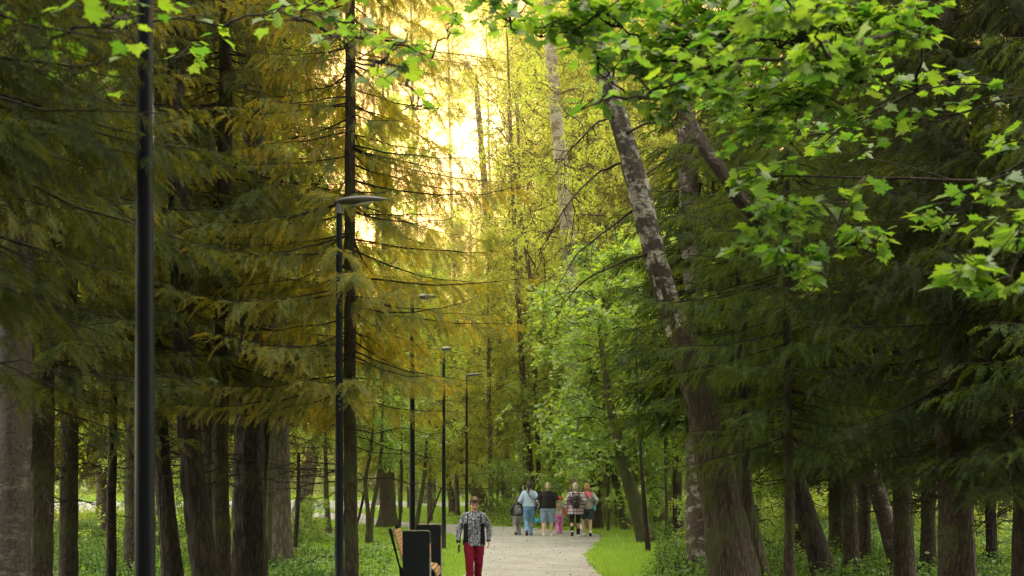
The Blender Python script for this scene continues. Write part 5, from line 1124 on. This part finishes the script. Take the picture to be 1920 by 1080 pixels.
def strap(mb,pts,w=0.018,th=0.004):
    """flat band through the points, lying on the body"""
    pts=np.array(pts,float); n=24; pp=smooth_line3(pts,n); d=nrm(np.gradient(pp,axis=0)); c=pp.mean(0)*[0,0,1]+np.array([pp[:,0].mean()*0,0,0]); out=nrm((pp-np.array([0,0,0]))*[1,1,0]+1e-4)
    sd=nrm(np.cross(d,out)); r=[np.stack([p+s_*w/2+o*th,p-s_*w/2+o*th,p-s_*w/2-o*th,p+s_*w/2-o*th]) for p,s_,o in zip(pp,sd,out)]
    loft(mb,r,0,True)
def gx_(px,d): return (px-CX)/FPX*d
# the walking woman
def jacket_fn(c):
    x=np.abs(c[:,0]); z=c[:,2]; m=np.zeros(len(c))
    inner=np.where(z<1.08,0.105,0.105+0*(z)); outer=np.where(z<1.14,0.185,0.128)
    m[(x>inner)&(x<outer)&(z<1.30)&(z>0.76)&(c[:,1]<0.06)]=1
    m[(x>0.19)&(z<0.845)]=1
    m[(z>1.352)&(x>0.05)&(x<0.075)&(c[:,1]<0)]=1
    return m
dW=22.4
wt,wj=person('woman with short auburn hair in black and white printed jacket walking towards the camera',gx_(889,dW),dW,0.05,1.60,
    [(0.01,-0.22,0.0),(-0.02,0.20,0.06)],[(-0.285,-0.09,0.845),(0.265,0.03,0.865)],
    dict(top=dict(hem=0.765,sleeve='long',mats=['print','black'],fn=jacket_fn,loose=.022,name='jacket',wr=.0045),bottom=dict(mat='burg',length='long',loose=.014,wr=.004),shoe='black'),
    ('h_aub','short'),head=(0.34,0.06),vox=0.0075,lean=0.045,width=1.03)
# collar on the jacket
mb=MB(); s_=1.60/1.65
for q in (-1,1):
    mb.add(np.array([[q*.010,-.118,1.345],[q*.062,-.085,1.405],[q*.085,-.100,1.365],[q*.048,-.140,1.315]])*s_+[0,0.0,0],[[0,1,2,3]] if q>0 else [[3,2,1,0]])
obj('collar',mb,M['print'],wt)
mb=MB(); box(mb,-.035,.035,-.005,.005,-.07,.07,R=rotx(0.5)@rotz(1.2)); 
ph=obj('phone',mb,M['phone']); p=wt.matrix_basis@Vector(wj['wr'][0]); tag(ph,'black phone in the hand of the woman in burgundy trousers','phone')
cr,sr=math.cos(0.05),math.sin(0.05); wl=wj['wr'][0]; ph.location=(gx_(889,dW)+wl[0]*cr-wl[1]*sr+0.012,dW+wl[0]*sr+wl[1]*cr-0.035,wl[2]-0.10)

# the group walking away
def at_(px,py): d=CAMZ*FPX/(py-HY); return gx_(px,d),d
GB='people walking away in a group'
gx1,gy1=at_(970,1006)
kid,kj=person('child in dark hoodie and grey trousers carrying a patterned backpack',gx1,gy1,PI+0.12,1.20,[(0,-0.12,0.0),(0.0,0.20,0.10)],[(-0.20,0.0,0.95),(0.27,0.12,0.92)],
    dict(top=dict(hem=0.86,sleeve='long',mats=['hood'],loose=.03,name='hoodie'),bottom=dict(mat='grey',length='long',loose=.028),shoe='oliv'),('h_kid','long'),group=GB,child=True,width=1.05)
gx2,gy2=at_(992,1006.5)
wb,bj=person('woman with long dark ponytail in pale denim shirt and blue jeans',gx2,gy2,PI+0.05,1.70,[(0.02,-0.05,0.0),(0.0,0.26,0.09)],[(-0.27,-0.02,0.90),(0.20,-0.16,1.0)],
    dict(top=dict(hem=0.90,sleeve='long',mats=['denl'],loose=.03),bottom=dict(mat='jean',length='long',loose=.006,hemw=1.0),shoe='sole'),('h_dark','pony'),group=GB)
gx3,gy3=at_(1027,1007)
wc,cj=person('blond woman in black T-shirt and knee length pale denim shorts',gx3,gy3,PI-0.02,1.66,[(0.0,-0.06,0.0),(0.02,0.12,0.02)],[(-0.26,-0.12,0.99),(0.26,-0.10,0.97)],
    dict(top=dict(hem=0.86,sleeve='short',mats=['blackl'],loose=.03),bottom=dict(mat='denshort',length='knee',loose=.016),shoe='white',sole='white'),('h_blond','bunpony'),group=GB,width=1.25,skin='skin2')
gx4,gy4=at_(1049,1003)
gk,gj=person('small girl in pink trousers with a pink hat and a red shoulder bag',gx4,gy4,PI+0.1,1.17,[(0.0,-0.10,0.0),(0.0,0.1,0.03)],[(-0.26,-0.05,1.05),(0.30,0.0,1.12)],
    dict(top=dict(hem=0.88,sleeve='short',mats=['camo'],loose=.02),bottom=dict(mat='pinkt',length='long',loose=.024),shoe='white'),('h_blond','cap'),group=GB,child=True)
gx5,gy5=at_(1079,1008)
we,ej=person('fair haired woman in plaid shirt and black leggings with a black backpack',gx5,gy5,PI+0.03,1.66,[(0.0,-0.10,0.0),(0.03,0.28,0.11)],[(-0.26,-0.04,0.90),(0.27,0.04,0.90)],
    dict(top=dict(hem=0.70,sleeve='long',mats=['plaid'],loose=.03,flare=.02),bottom=dict(mat='black',length='long',loose=0.0,hemw=0.3),shoe='white',sole='sole'),('h_ash','bob'),group=GB,width=1.08)
gx6,gy6=at_(1101,1007)
def knit_fn(c): return np.where((c[:,2]-1.30>-0.62*(c[:,0]+0.06)-0.10)&(c[:,2]>1.08)&(np.abs(c[:,0]+0.02)<0.19)&(c[:,2]>1.42-1.6*(c[:,0]+0.20) if False else (c[:,0]<0.10-0.0)&(c[:,2]>1.16+0.9*(c[:,0]+0.10))&(c[:,0]>-0.16)),1,0)
wf,fj=person('woman with short strawberry blond hair in grey and pink jumper and dark shorts',gx6,gy6,PI-0.04,1.64,[(0.0,0.20,0.08),(0.02,-0.10,0.0)],[(-0.26,-0.08,1.0),(0.26,-0.06,0.92)],
    dict(top=dict(hem=0.86,sleeve='long',mats=['greyk','pink'],fn=knit_fn,loose=.028),bottom=dict(mat='dshort',length='short',loose=.016),shoe='white',sole='sole'),('h_red','bob'),group=GB,width=1.08,skin='skin2')

def worn(name,label,cat,root,parts):
    """a bag carried by a person: its own thing, standing in the person's frame"""
    t=thing(name,label,cat,tuple(root.location),root.rotation_euler.z)
    for nm,me,mt in parts: obj(nm,me,M[mt],t)
    return t
def backpack(label,root,j,w,h,dp,mat,zc=1.15,x0=0.0):
    s=j['s']; mb=MB(); yb=(0.155)*s+j['ly']
    for k in range(6):
        z=(zc+h*(k/5-0.5))*s; ell(mb,(x0,yb+dp/2,z),(w/2*(1-0.25*(k/5)**3)*1.0,dp/2+.01,h*s/6))
    ell(mb,(x0,yb+dp*0.95,zc*s-h*0.15),(w*0.36,dp*0.30,h*0.26))
    m1=fuse(mb,'bag',0.008,3); mb=MB(); t_=[]
    for q in (-1,1):
        strap(mb,[(x0+q*w*.42,yb+.02,(zc-h*.42)*s),(x0+q*.15*s,yb-.02,(zc-.05)*s),(q*.10*s,yb+.005,(zc+.16)*s),(q*.085*s,j['ly']+.06,1.405*s),(q*.09*s,j['ly']-.09,1.36*s)],0.03)
        t_.append(('strap',mb,'pack')); mb=MB()
    mb.add(np.array([[x0-w*.3,yb+dp*1.28,zc*s-h*.05],[x0+w*.3,yb+dp*1.28,zc*s-h*.05],[x0+w*.3,yb+dp*1.29,zc*s-h*.03],[x0-w*.3,yb+dp*1.29,zc*s-h*.03]]),[[0,1,2,3]])
    return worn('backpack',label,'backpack',root,[('bag',m1,mat)]+t_)
backpack('black patterned school backpack on the child in the dark hoodie',kid,kj,0.27,0.30,0.13,'packp',1.12)
backpack('small plain black backpack on the woman in the plaid shirt',we,ej,0.25,0.30,0.13,'pack',1.08)
def crossbody(label,root,j,side,bagmat,strapmat,name='shoulder_bag',bz=0.93,size=(.05,.10,.08),W=1.0):
    s=j['s']; ly=j['ly']; mb=MB()
    strap(mb,[(-side*.10*s,ly-.08,1.38*s),(-side*.10*s,ly+.03,1.425*s),(-side*.05*s,ly+.135*s,1.32*s),(side*.08*s*W,ly+.155*s,1.14*s),(side*.19*s*W,.10*s,(bz+.1)*s),(side*.23*s*W,.03,bz*s)],0.022)
    b=MB(); ell(b,(side*.235*s*W,.03,(bz-.06)*s),size); box(b,side*.235*s*W-size[0]*.8,side*.235*s*W+size[0]*.8,.03-size[1]*.9,.03+size[1]*.9,(bz-.06)*s-size[2]*.9,(bz-.06)*s+size[2]*.7)
    bm=fuse(b,'bag',0.008,3); return worn(name,label,'bag',root,[('strap',mb,strapmat),('bag',bm,bagmat)])
crossbody('black crossbody strap and small pouch on the pale denim shirt',wb,bj,-1,'pack','pack',size=(.03,.06,.05),bz=1.0)
crossbody('pale blue shoulder bag on the woman in dark shorts',wf,fj,-1,'bluebag','dshort',bz=0.95,size=(.035,.13,.09))
crossbody('coral red shoulder bag on the small girl',gk,gj,-1,'redb','redb',bz=1.05,size=(.03,.07,.11))
# teal pouch hanging from the hand of the ponytailed woman
t=thing('pouch','small teal fluffy pouch hanging beside the blue jeans','pouch',(gx_(1006,gy2),gy2-0.05,0))
mb=MB(); rr=np.random.default_rng(4)
for k in range(9): ell(mb,(rr.normal(0,.03),rr.normal(0,.02),0.50+rr.normal(0,.028)),(.045,.04,.04))
obj('bag',fuse(mb,'bag',0.008,1),M['teal'],t)
mb=MB(); tubes(mb,np.array([[[0.0,0,.53],[-.01,0,.68],[-.03,-.0,.86]]]),np.full((1,3),.004),6); obj('cord',mb,M['black'],t)
mb=MB(); ell(mb,(.01,0,.445),(.04,.03,.014)); obj('tassel',mb,M['redb'],t)

# ---- small dog
def dog():
    x,y=at_(1090,1004.5); t=thing('dog','small white dog with brown head trotting between two women','dog',(x,y,0.02),0.15)
    mb=MB()   # faces +y, away from the camera
    chain(mb,[(0,-.15,.21),(0,-.02,.205),(0,.10,.215),(0,.15,.225)],[.062,.060,.074,.070]); ell(mb,(0,.11,.20),(.066,.08,.085))
    chain(mb,[(0,.15,.24),(0,.20,.30)],[.050,.042]); ell(mb,(0,.225,.325),(.048,.055,.046)); chain(mb,[(0,.26,.315),(0,.315,.300)],[.026,.018])
    for q in (-1,1):
        chain(mb,[(q*.04,.12,.19),(q*.045,.125,.10),(q*.045,.13+q*.04,.02)],[.032,.020,.016]); ell(mb,(q*.045,.145+q*.04,.014),(.018,.026,.014))
        # hind leg: thigh forward to the knee, hock back, upright shank
        chain(mb,[(q*.045,-.13,.19),(q*.052,-.085,.125),(q*.050,-.16-q*.03,.085),(q*.050,-.15-q*.03,.02)],[.045,.030,.016,.014]); ell(mb,(q*.05,-.135-q*.03,.014),(.018,.026,.014))
    chain(mb,[(0,-.19,.245),(0,-.235,.30),(.0,-.225,.36)],[.020,.017,.009])
    me=fuse(mb,'body',0.006,2); wrinkle(me,.003,2,90)
    M['fur']=simple('white_fur',(0.66,0.63,0.58),0.9,0,0.15,60,0.5,0.1); M['furb']=simple('brown_fur',(0.22,0.10,0.05),0.9,0,0.25,60,0.5,0.1)
    paint(me,[M['fur'],M['furb']],lambda c: ((c[:,1]>.19)&(c[:,2]>.27))|((np.hypot(c[:,1]+.02,c[:,2]-.27)<.06)&(c[:,0]>0))); obj('body',me,None,t)
    for q in (-1,1):
        mb=MB(); ell(mb,(q*.042,.215,.35),(.010,.022,.034),rotx(.3)); obj('ear',mb,M['furb'],t)
    mb=MB(); tubes(mb,np.array([[[.045*math.cos(a),.18+.035*math.sin(a),.275+.02*math.sin(a)] for a in np.linspace(0,2*PI,14)]]),np.full((1,14),.006),6); obj('collar',mb,M['redb'],t)
dog()
